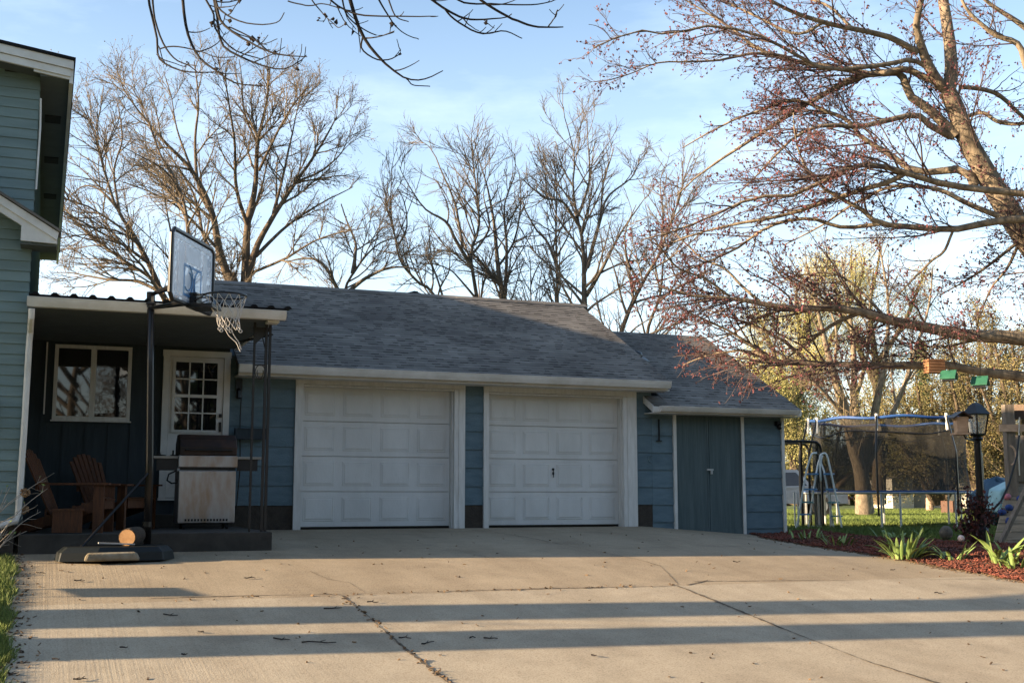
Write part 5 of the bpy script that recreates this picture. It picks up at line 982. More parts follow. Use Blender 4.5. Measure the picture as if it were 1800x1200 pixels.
def plant(x, y, n_, L_, W_, label, cat='plant', spread=.16, m='hosta', seed=0, name='tulip_clump', lean=(.12, .85)):
    r_ = random.Random(seed); mb = MB(); z = float(bed_z(x, y))
    for k in range(n_):
        an = r_.uniform(0, 6.28); rr = spread*math.sqrt(r_.random()); strap_leaf(mb, (x+rr*math.cos(an), y+rr*math.sin(an), z), an+r_.uniform(-.5, .5), L_*r_.uniform(.6, 1.15), W_*r_.uniform(.7, 1.2), r_.uniform(*lean), r_.uniform(.1, 1.7))
    o = obj(name, mb, M[m], smooth=True); tag(o, label, cat, 'leafy clumps in the mulch bed'); return o
def at_bed(px, py, d0=None):
    r = ray(px, py); t = 9.
    while t < 40:
        q = CAM+r*t
        if q[2] <= float(bed_z(q[0], q[1])): return q
        t += .02
    return q
q = at_bed(1540, 972); BIG = q
plant(10.56, -4.93, 64, .40, .048, 'largest bright green leafy clump, standing at the driveway edge of the mulch bed', spread=.2, seed=1)
q = at_bed(1678, 985); plant(q[0], q[1], 16, .30, .045, 'small sparse green clump below the pinkish garden light', seed=2, spread=.14)
q = at_bed(1752, 990); plant(q[0], q[1], 12, .46, .06, 'loose green clump with a long leaf leaning left, before the climbing wall', seed=3, spread=.12)
q = at_bed(1783, 998); plant(q[0], q[1], 26, .36, .05, 'dense green clump nearest the right edge of the mulch bed', seed=4, spread=.16)
q = at_bed(1648, 945); plant(q[0]+.2, q[1]+.6, 8, .26, .035, 'shaded green clump at the back of the mulch bed beside the round stone', seed=5)
q = at_bed(1470, 958); plant(q[0], q[1], 20, .24, .035, 'dim green clump in the shade between the shed and the big bright clump', seed=6, spread=.25)
q = at_bed(1420, 948); plant(q[0], q[1], 20, .20, .035, 'dim low clump in the shade close to the shed corner', seed=7, spread=.3)
q = at_bed(1590, 950); plant(q[0]+.2, q[1]+.5, 10, .26, .04, 'thin shaded shoots behind and right of the largest clump', seed=8, spread=.3)
q = at_bed(1385, 940); plant(q[0], q[1], 7, .22, .02, 'few grassy blades growing against the white corner board of the shed', seed=9, spread=.06, lean=(.05, .3), name='grass_tuft')
q = at_bed(1690, 958); sl = thing('garden_light', 'small pinkish white garden light standing in the mulch', 'garden light', q)
obj('globe', MB().blob(q+[0, 0, .10], (.05, .05, .05), 8, 12, 0), mat('pinkish_globe', (.75, .55, .48), rough=.4), sl, smooth=True); obj('stake', MB().tube([q-[0, 0, .03], q+[0, 0, .07]], .008, 6), M['black'], sl)
sx = D(1662, 915, 20.2); st = MB(); st.blob((sx[0], sx[1], -.12), (.12, .10, .12), 9, 14, .04); tag(obj('garden_stone', st, M['stone'], smooth=True), 'round brown-grey stone at the back of the mulch bed left of the lamp post', 'stone')

# ------------------------------------------------------------------ LAMP POST WITH BIRD FEEDER AND RED SHRUB
lb = D(1727, 945, 17.5); lx, ly = lb[0], lb[1]; lz = float(bed_z(lx, ly)); lp = thing('lamp_post', 'black garden lamp post with a four sided lantern rising from the mulch bed', 'lamp post', (lx, ly, lz)); R8 = rotz(-PSI+.45)
top = D(1727, 705, 17.5)[2]; sc_ = (top-lz)/2.0
obj('post', MB().lathe((lx, ly, lz-.05), [(.10, 0), (.10, .25), (.075, .30), (.06, .32), (.052, 1.50*sc_), (.085, 1.53*sc_), (.05, 1.58*sc_)], 12), M['black'], lp, smooth=False)
def frustum(c, w0, w1, z0, z1, R):
    w0 *= .64; w1 *= .64; v = []
    for w_, z_ in ((w0, z0), (w1, z1)):
        for sx_, sy_ in ((-1, -1), (1, -1), (1, 1), (-1, 1)): v.append(np.array(c)+R@np.array([sx_*w_, sy_*w_, z_]))
    return v
c0 = (lx, ly, top-.50); ln_ = obj('lantern_roof', MB().hexa(frustum(c0, .225, .10, .33, .46, R8)).hexa(frustum(c0, .10, .04, .46, .50, R8)).hexa(frustum(c0, .10, .13, .0, .03, R8)), M['black'], lp)
mb = MB(); A = frustum(c0, .125, .19, .03, .33, R8)
for k in range(4): mb.bar(A[k], A[k+4], .022, .022); mb.bar(A[k], A[(k+1) % 4], .02, .02); mb.bar(A[k+4], A[(k+1) % 4+4], .022, .022)
obj('lantern_frame', mb, M['black'], lp); obj('lantern_glass', MB().hexa(frustum(c0, .115, .18, .035, .325, R8)), M['lamp_glass'], lp); obj('bulb', MB().blob((lx, ly, top-.32), (.035, .035, .06), 8, 10, 0), M['white_plastic'], lp, smooth=True)
fb = D(1689, 748, 17.0); fd = thing('bird_feeder', 'wooden hopper bird feeder with dark roof fixed beside the lantern', 'bird feeder', fb)
def fr_(a_, b_, c_): return fb+RV*a_*.78+FH*b_*.78+np.array([0, 0, c_*.9])
def fbx(mb, a0, a1, b0, b1, c0_, c1, tp=0): return mb.hexa([fr_(a0, b0, c0_), fr_(a1, b0, c0_), fr_(a1, b1, c0_), fr_(a0, b1, c0_), fr_(a0-tp, b0-tp, c1), fr_(a1+tp, b0-tp, c1), fr_(a1+tp, b1+tp, c1), fr_(a0-tp, b1+tp, c1)])
obj('hopper', fbx(MB(), -.09, .09, -.09, .09, -.11, .14, .02), M['tan_wood'], fd); obj('tray', fbx(MB(), -.15, .12, -.15, .15, -.145, -.115), M['tan_wood'], fd)
obj('roof', MB().prism([fr_(-.17, -.16, .13), fr_(0, -.16, .23), fr_(.17, -.16, .13), fr_(.17, -.16, .11), fr_(0, -.16, .205), fr_(-.17, -.16, .11)], FH*.32), M['grill_lid'], fd)
obj('arm', MB().tube([fr_(.05, 0, -.15), fr_(.12, .1, -.2), (lx, ly, fb[2]-.2)], .012, 6), M['black'], fd)
rs = np.random.default_rng(310); b = np.array([lx-.05, ly+.05, lz]); st = norm(rs.normal(size=(46, 3))*[1, 1, .4]+[0, 0, 1.1]); par = b+np.stack([st*L_[:, None] for L_ in [t*rs.uniform(.5, 1.05, 46) for t in (0, .33, .66, 1)]], 1)*[.42, .42, 1]+[0, 0, 0]
sh = thing('red_shrub', 'dark red leaved climbing shrub wrapped round the foot of the lamp post', 'shrub', b); obj('stems', tube_mesh('stems', [(par, np.tile([.008, .006, .004, .002], (46, 1)), 4)], M['twig_dark']), M['twig_dark'], sh)
i = rs.integers(0, 46, 1500); t = rs.random(1500)*2.99; Pn = par[i, t.astype(int)]+(par[i, t.astype(int)+1]-par[i, t.astype(int)])*(t % 1)[:, None]+rs.normal(0, .05, (1500, 3)); obj('foliage', leaves('foliage', Pn, .055, M['redleaf'], rs, .7), M['redleaf'], sh)

# ------------------------------------------------------------------ BIRDHOUSES HANGING FROM THE LOW BOUGH
def hang_house(px, py, d, w_, h_, dp, m, label, slats=False, rot=.5):
    c = np.array(D(px, py, d)); R = rotz(rot); t = thing('birdhouse', label, 'birdhouse', c)
    mb = MB()
    if slats:
        for k in range(5): mb.box(c+[-w_/2, -dp/2, -h_/2+k*h_/5], c+[w_/2, dp/2, -h_/2+(k+1)*h_/5-.010], R, c)
        mb.box(c+[-w_/2+.012, -dp/2+.012, -h_/2], c+[w_/2-.012, dp/2-.012, h_/2-.012], R, c); obj('body', mb, m, t)
    else:
        pr = [c+R@np.array(v) for v in ((-w_/2, -dp/2, -h_/2), (w_/2, -dp/2, -h_/2), (w_/2, -dp/2, 0), (0, -dp/2, h_/2), (-w_/2, -dp/2, 0))]
        mb.prism(pr, R@np.array([0, dp, 0])); obj('body', mb, M['black'], t)
        rf = MB()
        for sg_ in (-1, 1): 
            q = [c+R@np.array(v) for v in ((0, -dp/2-.02, h_/2+.012), (sg_*(w_/2+.03), -dp/2-.02, -.03), (sg_*(w_/2+.035), -dp/2-.02, -.02+.008), (0, -dp/2-.02, h_/2+.026))]
            rf.prism(q, R@np.array([0, dp+.04, 0]))
        obj('roof', rf, m, t)
    obj('hanger', MB().tube([c+[0, 0, h_/2-.01], c+[.01, 0, h_/2+.10], c+[0, 0, h_/2+(.06 if slats else .16)]], .004, 4), M['black'], t)
hang_house(1642, 643, 13.7, .21, .17, .12, M['cedar'], 'orange slatted wooden feeder box fixed to the low maple bough', True, -PSI+.2)
hang_house(1668, 662, 13.6, .105, .10, .13, M['green_paint'], 'green roofed little birdhouse hanging just right of the slatted box', rot=-PSI+1.0)
hang_house(1723, 673, 13.6, .12, .11, .14, M['green_paint'], 'green roofed little birdhouse hanging farther right, above the lantern', rot=-PSI+1.0)

# ------------------------------------------------------------------ TRAMPOLINE
tc_ = D(1566, 866, 28.2); tc_ = np.array([tc_[0], tc_[1], 0]); gzt = gz1(tc_[0], tc_[1])-.035; zr = D(1566, 866, 28.2)[2]; RT = 2.02
tp = thing('trampoline', 'round trampoline with tall dark safety net and blue top band on the lawn', 'trampoline', (tc_[0], tc_[1], gzt))
def cp(an, r_, z): return tc_+RV*r_*math.cos(an)+FH*r_*math.sin(an)+np.array([0, 0, z])
AN = np.linspace(0, 2*math.pi, 49); obj('frame_ring', MB().tube([cp(t, RT, zr) for t in AN], .028, 8), M['galv'], tp, smooth=True)
mb = MB(); k = 48
v = [cp(t, r_, z_) for t in AN[:-1] for r_, z_ in ((RT+.03, zr+.045), (RT-.32, zr+.05), (RT-.32, zr+.025), (RT+.03, zr+.02))]
mb.add(v, [(i*4+a_, ((i+1) % k)*4+a_, ((i+1) % k)*4+(a_+1) % 4, i*4+(a_+1) % 4) for i in range(k) for a_ in range(4)]); obj('spring_pad', mb, M['blue_pad'], tp)
obj('jumping_mat', MB().lathe(tc_+[0, 0, zr], [(RT-.33, 0), (RT-.33, .012), (.01, .012)], 40), M['black'], tp)
RN = RT-.22; zt_ = D(1566, 738, 28.2)[2]
angs = [math.pi*(x_) for x_ in (-.93, -.64, -.36, -.06, .18, .45, .72, .93)]
def sagz(t): return zt_+.022*math.cos(t*8+1)-.03
mb = MB(); v = []; NN = 96
for t in np.linspace(0, 2*math.pi, NN, endpoint=False):
    for f in np.linspace(0, 1, 6): v.append(cp(t, RN-.10*math.sin(math.pi*f)+.03*math.sin(t*19)*math.sin(3*f), zr+.05+(sagz(t)-zr-.05)*f))
mb.add(v, [(i*6+a_, ((i+1) % NN)*6+a_, ((i+1) % NN)*6+a_+1, i*6+a_+1) for i in range(NN) for a_ in range(5)]); obj('safety_net', mb, M['net_black'], tp, smooth=True)
obj('top_band', MB().tube([cp(t, RN+.01, sagz(t)+.01) for t in np.linspace(0, 2*math.pi, 97)], .036, 6), M['blue_pad'], tp, smooth=True)
obj('net_cord', MB().tube([cp(t, RN-.02, sagz(t)-.33+.05*math.sin(t*5)) for t in np.linspace(0, 2*math.pi, 97)], .016, 5), M['black'], tp)
for t in angs:
    obj('net_pole', MB().tube([cp(t, RT+.06, gzt+.3), cp(t, RT+.08, zr+.1), cp(t, RT+.07, zr+.9), cp(t, RN+.06, sagz(t)+.06)], .024, 6), M['black'], tp)
    obj('pole_cap', MB().tube([cp(t, RN+.07, sagz(t)-.28), cp(t, RN+.055, sagz(t)+.10)], .030, 6), M['white_plastic'], tp)
for t in [math.pi*x_ for x_ in (-.86, -.60, -.33, -.12, .14, .40, .66, .88)]:
    mb = MB(); a0, a1 = t-.10, t+.10; mb.tube([cp(a0, RT, zr), cp(a0, RT, gzt+.02), cp((a0+a1)/2, RT+.01, gzt+.0), cp(a1, RT, gzt+.02), cp(a1, RT, zr)], .024, 6); obj('leg', mb, M['galv'], tp)

# ------------------------------------------------------------------ POOL LADDER, NET FRAME, VEHICLES
def lad(label, d, p):                                            # one A-frame pool ladder half, p = bottom-left, top-left, top-right, bottom-right pixels
    return
pl = thing('pool_ladder', 'white A-frame pool ladder with blue and teal steps standing on the lawn by the shed', 'ladder', (D(1440, 925, 26.0)[0], D(1440, 925, 26.0)[1], gz1(*D(1440, 925, 26.0)[:2])))
GL = gz1(*D(1440, 925, 26.0)[:2])-.03
def LP(x, y, d=26.0):
    q = np.array(D(x, y, d)); return q
rails = [([(1399, 930), (1404, 905), (1416, 835), (1424, 805), (1428, 797), (1436, 796)], 25.8), ([(1421, 925), (1424, 905), (1432, 850), (1438, 815), (1444, 800)], 26.4),
         ([(1443, 845), (1441, 805), (1446, 797), (1453, 799), (1459, 822), (1465, 850), (1476, 905), (1480, 932)], 25.8), ([(1466, 932), (1461, 900), (1454, 860), (1449, 830), (1443, 812), (1446, 800)], 26.4)]
for k, (r_, d) in enumerate(rails):
    P_ = [LP(x, y, d) for x, y in r_]
    a_, _ = resample(np.array(P_), np.ones(len(P_)), 22)
    for end in (0, -1):
        if (r_[end][1] > 890): a_[end][2] = GL
    obj('rail', MB().tube(a_, .020, 8), M['white_plastic'], pl, smooth=True)
for (x0, y0, x1, y1, m_) in ((1417, 834, 1436, 834, 'blue_plastic'), (1411, 861, 1434, 861, 'blue_plastic'), (1406, 883, 1428, 884, 'teal_plastic'), (1402, 905, 1424, 905, 'blue_plastic'), (1447, 834, 1464, 834, 'blue_plastic'), (1451, 861, 1469, 861, 'blue_plastic'), (1455, 884, 1474, 884, 'teal_plastic'), (1461, 908, 1479, 908, 'teal_plastic')):
    A, B = LP(x0, y0, 25.8), LP(x1, y1, 25.8); C_, D_ = LP(x0+3, y0, 26.4), LP(x1+3, y1, 26.4); z_ = np.array([0, 0, .035]); obj('step', MB().hexa([A, B, D_, C_, A+z_, B+z_, D_+z_, C_+z_]), M[m_], pl)
nf = thing('net_frame', 'dark tubular frame with fine netting between shed and trampoline', 'net frame', (D(1434, 925, 22)[0], D(1434, 925, 22)[1], gz1(*D(1434, 925, 22)[:2])))
NF = lambda x, y, d=27.2: np.array(D(x, y, d)); gN = gz1(*NF(1434, 925)[:2])-.03
p0, p1 = NF(1340, 776), NF(1426, 776); q0_ = NF(1443, 795); q1_ = q0_.copy(); q1_[2] = gN; l0 = p0.copy(); l0[2] = gN
a_, _ = resample(np.array([p0, NF(1380, 775), p1, NF(1438, 780), q0_, (q0_+q1_)/2, q1_]), np.ones(7), 30); obj('front_tube', MB().tube(np.vstack([[l0], a_]), .032, 8), M['black'], nf, smooth=True)
bk = FH*1.1; a2 = a_+bk; a2[-1, 2] = gN; obj('rear_tube', MB().tube(np.vstack([[l0+bk], a2]), .026, 8), M['black'], nf, smooth=True)
obj('cross_bar', MB().tube([q1_+[0, 0, .03], q1_+bk+[0, 0, .03]], .02, 6).tube([p1, p1+bk], .02, 6).tube([(p0+p1)/2, (p0+p1)/2+bk], .02, 6), M['black'], nf)
mb = MB(); v = []
for q in a_[8:]: v += [q, q+bk]
mb.add(v, [(i*2, i*2+1, i*2+3, i*2+2) for i in range(len(a_)-9)]); obj('side_netting', mb, M['net_light'], nf)
pp = NF(1407, 776, 28); obj('pillar', MB().tube([pp, [pp[0], pp[1], gN]], .035, 8), M['black'], nf); pp = NF(1434, 778, 28.3); obj('pillar', MB().box((pp[0]-.06, pp[1]-.06, gN), (pp[0]+.06, pp[1]+.06, pp[2])), M['green_plastic'], nf)
obj('net_stake', MB().tube([NF(1396, 865), [*NF(1396, 865)[:2], gN]], .018, 6).tube([NF(1402, 865), [*NF(1402, 865)[:2], gN]], .018, 6), M['galv'], nf)

def vehicle(name, label, px, d, paint, truck, heading=0.0, cat='car'):
    b = gbase(px, d); t = thing(name, label, cat, (b[0], b[1], b[2]-.02), rz=heading)
    Lh, W2 = 2.4, .9
    if truck: pr = [(-2.6, .45), (-2.6, 1.02), (-.55, 1.05), (-.5, 1.75), (.75, 1.75), (1.25, 1.12), (2.5, 1.0), (2.6, .8), (2.6, .45)]
    else: pr = [(-2.3, .35), (-2.35, .85), (-1.5, .98), (-.9, 1.42), (.5, 1.44), (1.2, .98), (2.2, .82), (2.35, .6), (2.3, .35)]
    mb = MB(); k = len(pr); v = []
    for yy, ins in ((-W2, 0), (-W2*.98, 0), (W2*.98, 0), (W2, 0)):
        for x, z in pr: f = max(0, (z-1.0))*.28; v.append((x, yy*(1-f), z))
    mb.add(v, [(s_*k+i, s_*k+(i+1) % k, (s_+1)*k+(i+1) % k, (s_+1)*k+i) for s_ in range(3) for i in range(k)]+[tuple(range(k))[::-1], tuple(range(3*k, 4*k))]); obj('body', mb, M[paint], t, local=True, bevel=.05)
    for sg_ in (-1, 1):
        mb = MB()
        if truck: quad = [(-.40, 1.12), (-.38, 1.64), (.66, 1.64), (1.05, 1.14)]
        else: quad = [(-1.25, 1.0), (-.78, 1.34), (.42, 1.36), (.95, 1.0)]
        mb.prism([(x, sg_*W2*(1-max(0, z-1)*.28)+sg_*.004, z) for x, z in quad], (0, sg_*.006, 0)); obj('window', mb, M['glass'], t, local=True)
    for x in (-1.55, 1.6):
        for sg_ in (-1, 1):
            wh = obj('wheel', MB().tube([(x, sg_*(W2-.18), .36), (x, sg_*(W2+.02), .36)], .37, 18), M['tyre'], t, local=True)
            q = obj('rim', MB().tube([(x, sg_*(W2+.021), .36), (x, sg_*(W2+.03), .36)], .22, 12), M['rim'], wh, local=True)
    obj('bumper', MB().box((2.55, -.85, .42), (2.68, .85, .62)), M['galv'] if truck else M[paint], t, local=True, bevel=.02); obj('bumper', MB().box((-2.7, -.85, .42), (-2.58, .85, .6)), M['galv'] if truck else M[paint], t, local=True, bevel=.02)
    return t
vehicle('pickup_truck', 'grey-blue pickup truck parked beyond the lawn just right of the shed', 1362, 46, 'car_blue', True, -PSI, 'truck')
vehicle('parked_car', 'dark red parked car glimpsed low between the ladder rails', 1430, 84, 'car_red', False, -PSI+.2)
vehicle('parked_car', 'dark blue parked car far across the lawn behind the lamp post', 1725, 80, 'car_blue', False, -PSI)
# far utility shed
fs = gbase(1622, 76); fsd = thing('metal_shed', 'cream metal utility shed with low roof at the far side of the lawn', 'shed', fs); R = rotz(-PSI-.42); c = np.array(fs)
W_, Dp, Hh = 5.4, 3.0, 1.72
obj('wall', MB().box(c+[-W_/2+.6, -Dp/2, -.1], c+[W_/2+.6, Dp/2, Hh], R, c), M['cream_metal'], fsd)
g0 = [c+R@np.array(v) for v in ((-W_/2+.5, -Dp/2-.1, Hh), (-W_/2+.5, 0, Hh+.42), (-W_/2+.5, Dp/2+.1, Hh))]; obj('roof', MB().prism(g0, R@np.array([W_+.2, 0, 0])), M['grey_roof'], fsd)
fs2 = gbase(1562, 74); c = np.array(fs2); f2 = thing('metal_shed', 'small bright cream shed end showing left of the lawn tree trunk', 'shed', fs2)
obj('wall', MB().box(c+[-.9, -1.2, -.1], c+[.9, 1.2, 1.75], rotz(-PSI+.5), c), M['cream_metal'], f2); obj('roof', MB().prism([c+rotz(-PSI+.5)@np.array(v) for v in ((-1, -1.3, 1.75), (0, -1.3, 2.05), (1, -1.3, 1.75))], rotz(-PSI+.5)@np.array([0, 2.6, 0])), M['grey_roof'], f2)
sk = gbase(1634, 60); stp = MB().tube([np.array(sk)-[0, 0, .1], np.array(sk)+[0, 0, .62]], [.2, .17], 14); tag(obj('tree_stump', stp, M['tan_wood']), 'sunlit orange tree stump on the far lawn seen under the trampoline', 'stump')
bx_ = np.array(gbase(1671, 52)); tag(obj('wooden_crate', MB().box(bx_+[-.32, -.3, -.03], bx_+[.32, .3, .52], rotz(.3), bx_), M['orange_wood'], bevel=.02), 'brown-red box standing on the lawn right of the trampoline legs', 'box')

# ------------------------------------------------------------------ PLAY SET at the right edge
ps0 = np.array(D(1770, 950, 19.3)); gp = gz1(ps0[0], ps0[1])-.03
ps = thing('play_set', 'weathered wooden play set with a climbing wall at the right edge of the view', 'play set', (ps0[0], ps0[1], gp))
def PP(x, y, d): return np.array(D(x, y, d))
def post(x, ytop, d, w_=.13, name='post', m='grey_wood'):
    t_ = PP(x, ytop, d); mb = MB().box((t_[0]-w_/2, t_[1]-w_/2, gp), (t_[0]+w_/2, t_[1]+w_/2, t_[2]), rotz(-PSI), t_); return obj(name, mb, M[m], ps)
post(1771, 711, 19.6, .15); post(1880, 711, 19.6, .15); post(1790, 765, 21.2, .14); post(1900, 765, 21.2, .14)
obj('beam', MB().bar(PP(1775, 729, 19.6), PP(1885, 729, 19.6), .10, .14), M['grill_lid'], ps)
obj('rail', MB().bar(PP(1757, 752, 19.45), PP(1885, 752, 19.45), .04, .12), M['tan_wood'], ps); obj('rail', MB().bar(PP(1780, 716, 20.0), PP(1885, 716, 20.0), .04, .10), M['tan_wood'], ps)
mb = MB()
for k in range(6): mb.bar(PP(1776+k*19, 778, 21), PP(1776+k*19, 846, 21), .185, .02, up=FH)
obj('rear_panel', mb, M['grey_wood'], ps)
def CW(u_, v_): # climbing wall, v up
    A, B = PP(1744, 948, 18.7), PP(1800, 946, 18.7); A[2] = B[2] = gp+.02; T0, T1 = PP(1772, 850, 19.5), PP(1850, 850, 19.5); B = A+(T1-T0); B[2] = gp+.02
    return (A*(1-u_)+B*u_)*(1-v_)+(T0*(1-u_)+T1*u_)*v_
mb = MB()
for k in range(8): 
    v0, v1 = k/8+.004, (k+1)/8-.006; b_ = FH*.03; q = [CW(0, v0), CW(1, v0), CW(1, v0)+b_, CW(0, v0)+b_, CW(0, v1), CW(1, v1), CW(1, v1)+b_, CW(0, v1)+b_]; mb.hexa(q)
obj('climbing_wall', mb, M['plank'], ps)
for (x, y, m_) in ((1755, 897, 'blue_hold'), (1773, 893, 'blue_hold'), (1773, 915, 'blue_hold'), (1792, 876, 'blue_hold'), (1770, 872, 'pink_hold')):
    best = min(((CW(u_, v_), u_, v_) for u_ in np.linspace(0, 1, 30) for v_ in np.linspace(0, 1, 30)), key=lambda q: np.hypot(*(np.array([(q[0]-CAM)@RV, (q[0]-CAM)@UP])/((q[0]-CAM)@FW)*F-np.array([x-900, 600-y]))))
    obj('climbing_hold', MB().blob(best[0]-FH*.02, (.075, .05, .055), 6, 10, .12), M[m_], ps, smooth=True)
obj('side_brace', MB().bar(np.r_[PP(1752, 950, 18.5)[:2], gp], PP(1806, 855, 18.7), .10, .05), M['grey_wood'], ps)
obj('edge_rope', MB().tube([PP(1792, 765, 19.2), PP(1788, 800, 19.1), PP(1774, 850, 19.0), PP(1760, 880, 18.9), PP(1746, 895, 18.9)], .018, 6), M['black'], ps)
obj('swing_chain', MB().tube([PP(1792, 733, 19.4), PP(1790, 790, 19.4), PP(1792, 835, 19.4)], .012, 5), M['galv'], ps)
obj('hand_grip', MB().tube([PP(1775, 800, 19.3)+RV*.10*math.cos(t)+np.array([0, 0, .16*math.sin(t)]) for t in np.linspace(-1.4, 1.4, 10)], .016, 6), M['tan_wood'], ps)
q = PP(1752, 868, 21.5); obj('slide', MB().hexa([q+[-.15, -.2, -.35], q+[.15, -.2, -.38], q+[.35, .2, -.3], q+[-.1, .2, -.3], q+[-.10, -.2, .05], q+[.42, -.2, .28], q+[.55, .2, .3], q+[.0, .2, .1]]), M['slide'], ps, bevel=.04)
q = PP(1752, 858, 24); tag(obj('blue_tarp', MB().blob(q+[0, 0, -.25], (.55, .5, .45), 7, 12, .15), M['tarp'], smooth=True), 'dark blue tarp heap on the lawn behind the play set slide', 'tarp')

# ------------------------------------------------------------------ GRASS, LITTER, STEMS
def blades(name, P_, h_, wdt, m, rg, lean=.35):
    n_ = len(P_); an = rg.uniform(0, 6.28, n_); s_ = np.stack([np.cos(an), np.sin(an), np.zeros(n_)], 1); ln = rg.normal(0, lean, (n_, 3))*h_; ln[:, 2] = 0; H = (h_*rg.uniform(.5, 1.3, n_))[:, None]
    up_ = np.array([0, 0, 1.]); V = np.stack([P_-s_*wdt/2, P_+s_*wdt/2, P_+up_*H*.6+ln*.4+s_*wdt*.35, P_+up_*H+ln, P_+up_*H*.6+ln*.4-s_*wdt*.35], 1)
    return np_mesh(name, V.reshape(-1, 3), np.arange(n_*5).reshape(-1, 5), m)
rg = np.random.default_rng(400)
n_ = 26000; y = rg.uniform(-11, -3.4, n_); x = LX(y)+.03-np.abs(rg.normal(0, .38, n_)); P_ = np.stack([x, y, gz(x, y)-.035], 1)
o = obj('grass_verge', blades('grass_verge', P_, .10, .007, M['grassblade'], rg), M['grassblade']); tag(o, 'bright green grass verge along the left edge of the driveway', 'grass', kind='stuff')
n_ = 90000; dd = 18+rg.random(n_)**1.5*46; xp = rg.uniform(1290, 1860, n_); q = CAM+RV*((xp-900)/F*dd)[:, None]+FH*dd[:, None]; ok = ~((q[:, 1] < .9) & (q[:, 0] < bed_back(q[:, 1])+.05)) & ~((q[:, 0] < 12.3) & (q[:, 1] < 6)); q = q[ok]; P_ = np.stack([q[:, 0], q[:, 1], gz(q[:, 0], q[:, 1])-.035], 1)
o = obj('lawn_grass', blades('lawn_grass', P_, .085, .016, M['grassblade'], rg), M['grassblade']); tag(o, 'lawn grass stretching from the mulch bed to the far trees', 'grass', kind='stuff')
def Gp(px, py):
    r = ray(px, py); t = 5.
    while t < 40:
        q = CAM+r*t
        if q[2] <= gz1(q[0], q[1])+.004: return q
        t += .01
    return q
tw = [(1150, 1049, 90, 4), (300, 1083, 60, 10), (890, 1120, 0, 0), (1000, 1130, 0, 0)]
# fallen sticks at their places: pixel, length in pixels, angle
sticks = [((585, 1072), 34, 4), ((495, 1125), 26, -12), ((560, 1131), 62, -3), ((752, 1134), 20, 28), ((712, 1123), 22, -4), ((655, 1061), 20, 4), ((862, 1124), 24, -8), ((300, 1082), 26, -8), ((355, 1112), 10, -25), ((98, 1160), 12, -30), ((40, 1169), 22, 4), ((140, 1023), 20, 2), ((440, 1018), 20, 3), ((325, 1153), 10, 5), ((1045, 1154), 8, -40), ((830, 1123), 10, 10), ((20, 1186), 24, -4), ((1295, 989), 12, 2), ((1570, 1003), 8, 0), ((1650, 1044), 14, 2), ((140, 1198), 26, 4), ((218, 1141), 12, 2)]
for k, ((px, py), L_, an) in enumerate(sticks):
    a_ = Gp(px-L_/2, py); b_ = Gp(px+L_/2, py-L_*math.sin(rad(an))*.35); mb = MB(); r_ = random.Random(k); n = 5
    P_ = [a_+(b_-a_)*t/(n-1)+np.array([r_.uniform(-.008, .008), r_.uniform(-.012, .012), .012+r_.uniform(0, .012)]) for t in range(n)]; mb.tube(P_, np.linspace(.007, .0035, n), 5)
    if L_ > 19: mb.tube([P_[2], P_[2]+(b_-a_)*.2+np.array([.01, .05, .012])], [.004, .002], 4)
    ref = 'longest' if k == 2 else None
    o = obj('fallen_twig', mb, M['twig_dark']); tag(o, 'thin dark fallen twig lying on the pale driveway concrete', 'twig', 'twigs fallen on the driveway')
n_ = 210; y = rg.uniform(-12.5, -1.2, n_); x = rg.uniform(.0, 10.3, n_); P_ = np.stack([x, y, gz(x, y)+.010], 1)
y2 = rg.uniform(-13, -6.2, 110); x2 = 2.76+rg.normal(0, .025, 110); x3 = rg.uniform(1.2, 6.4, 60); y3 = -6.2+rg.normal(0, .04, 60); P_ = np.vstack([P_, np.stack([x2, y2, gz(x2, y2)+.012], 1), np.stack([x3, y3, gz(x3, y3)+.012], 1)])
y4 = rg.uniform(-11, -3.6, 260); x4 = LX(y4)+np.abs(rg.normal(0, .10, 260)); P_ = np.vstack([P_, np.stack([x4, y4, gz(x4, y4)+.010], 1)])
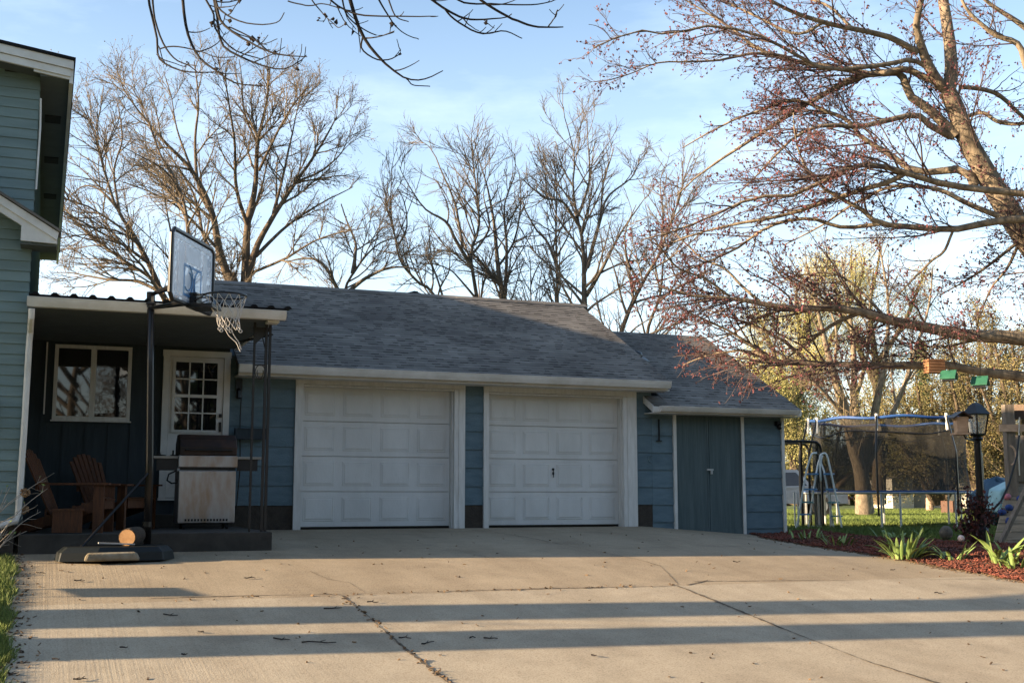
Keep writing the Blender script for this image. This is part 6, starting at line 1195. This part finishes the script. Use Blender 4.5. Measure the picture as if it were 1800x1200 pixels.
o = obj('leaf_litter', chips('leaf_litter', P_, .030, .015, .005, M['litter'], rg), M['litter']); tag(o, 'scattered dead leaves, bud scales and crumbs on the driveway', 'litter', kind='stuff')
# dried hydrangea at the left edge
hy = np.array([-.62, -3.75, gz1(-.62, -3.75)]); hd = thing('hydrangea', 'dried leafless hydrangea stems with tan flower heads at the house corner', 'shrub', hy)
rh = np.random.default_rng(420); mb = []; tips = [(30, 843), (52, 855), (72, 850), (12, 880), (60, 890), (85, 842), (40, 900), (20, 930), (70, 895), (5, 850), (48, 925)]
P_ = []; 
for k, (x, y) in enumerate(tips):
    e_ = np.array(D(x+rh.normal(0, 5), y+rh.normal(0, 8), 13.3+rh.uniform(-.35, .25))); b_ = hy+[rh.uniform(-.2, .25), rh.uniform(-.2, .2), 0]; m_ = (b_+e_)/2+[rh.uniform(-.08, .04), 0, rh.uniform(.0, .12)]; q_, _ = resample(np.array([b_, m_, e_]), np.ones(3), 8); P_.append(q_)
P_ = np.array(P_); RR = np.tile(np.linspace(.006, .0028, 8), (len(P_), 1)); c2, r2 = children(P_, RR, 5, .35, .06, .3, (35, 12), 5, .05, .1, rh, rtip=.0022)
obj('stems', tube_mesh('stems', [(P_, RR, 5), (c2, r2, 4)], M['dry_stem']), M['dry_stem'], hd)
for k in (0, 1, 6):
    c_ = P_[k, -1]; n_ = 160; Pn = c_+norm(rh.normal(size=(n_, 3)))*rh.uniform(.6, 1, (n_, 1))*[.055, .055, .048]; obj('flower_head', leaves('flower_head', Pn, .024, M['dead_flower'], rh, .8), M['dead_flower'], hd)
Pn = c2[:, -1][rh.random(len(c2)) < .5]; obj('new_leaves', leaves('new_leaves', Pn, .04, M['hosta'], rh, .5), M['hosta'], hd)
# dead leaf drift at the foot of the house
n_ = 900; y = rg.uniform(-4.2, -3.05, n_); x = rg.uniform(-1.2, -.1, n_); o = obj('leaf_drift', chips('leaf_drift', np.stack([x, y, gz(x, y)-.02+.02*rg.random(n_)], 1), .05, .03, .004, M['litter'], rg), M['litter']); tag(o, 'drift of dead leaves at the foot of the house wall', 'litter', kind='stuff')
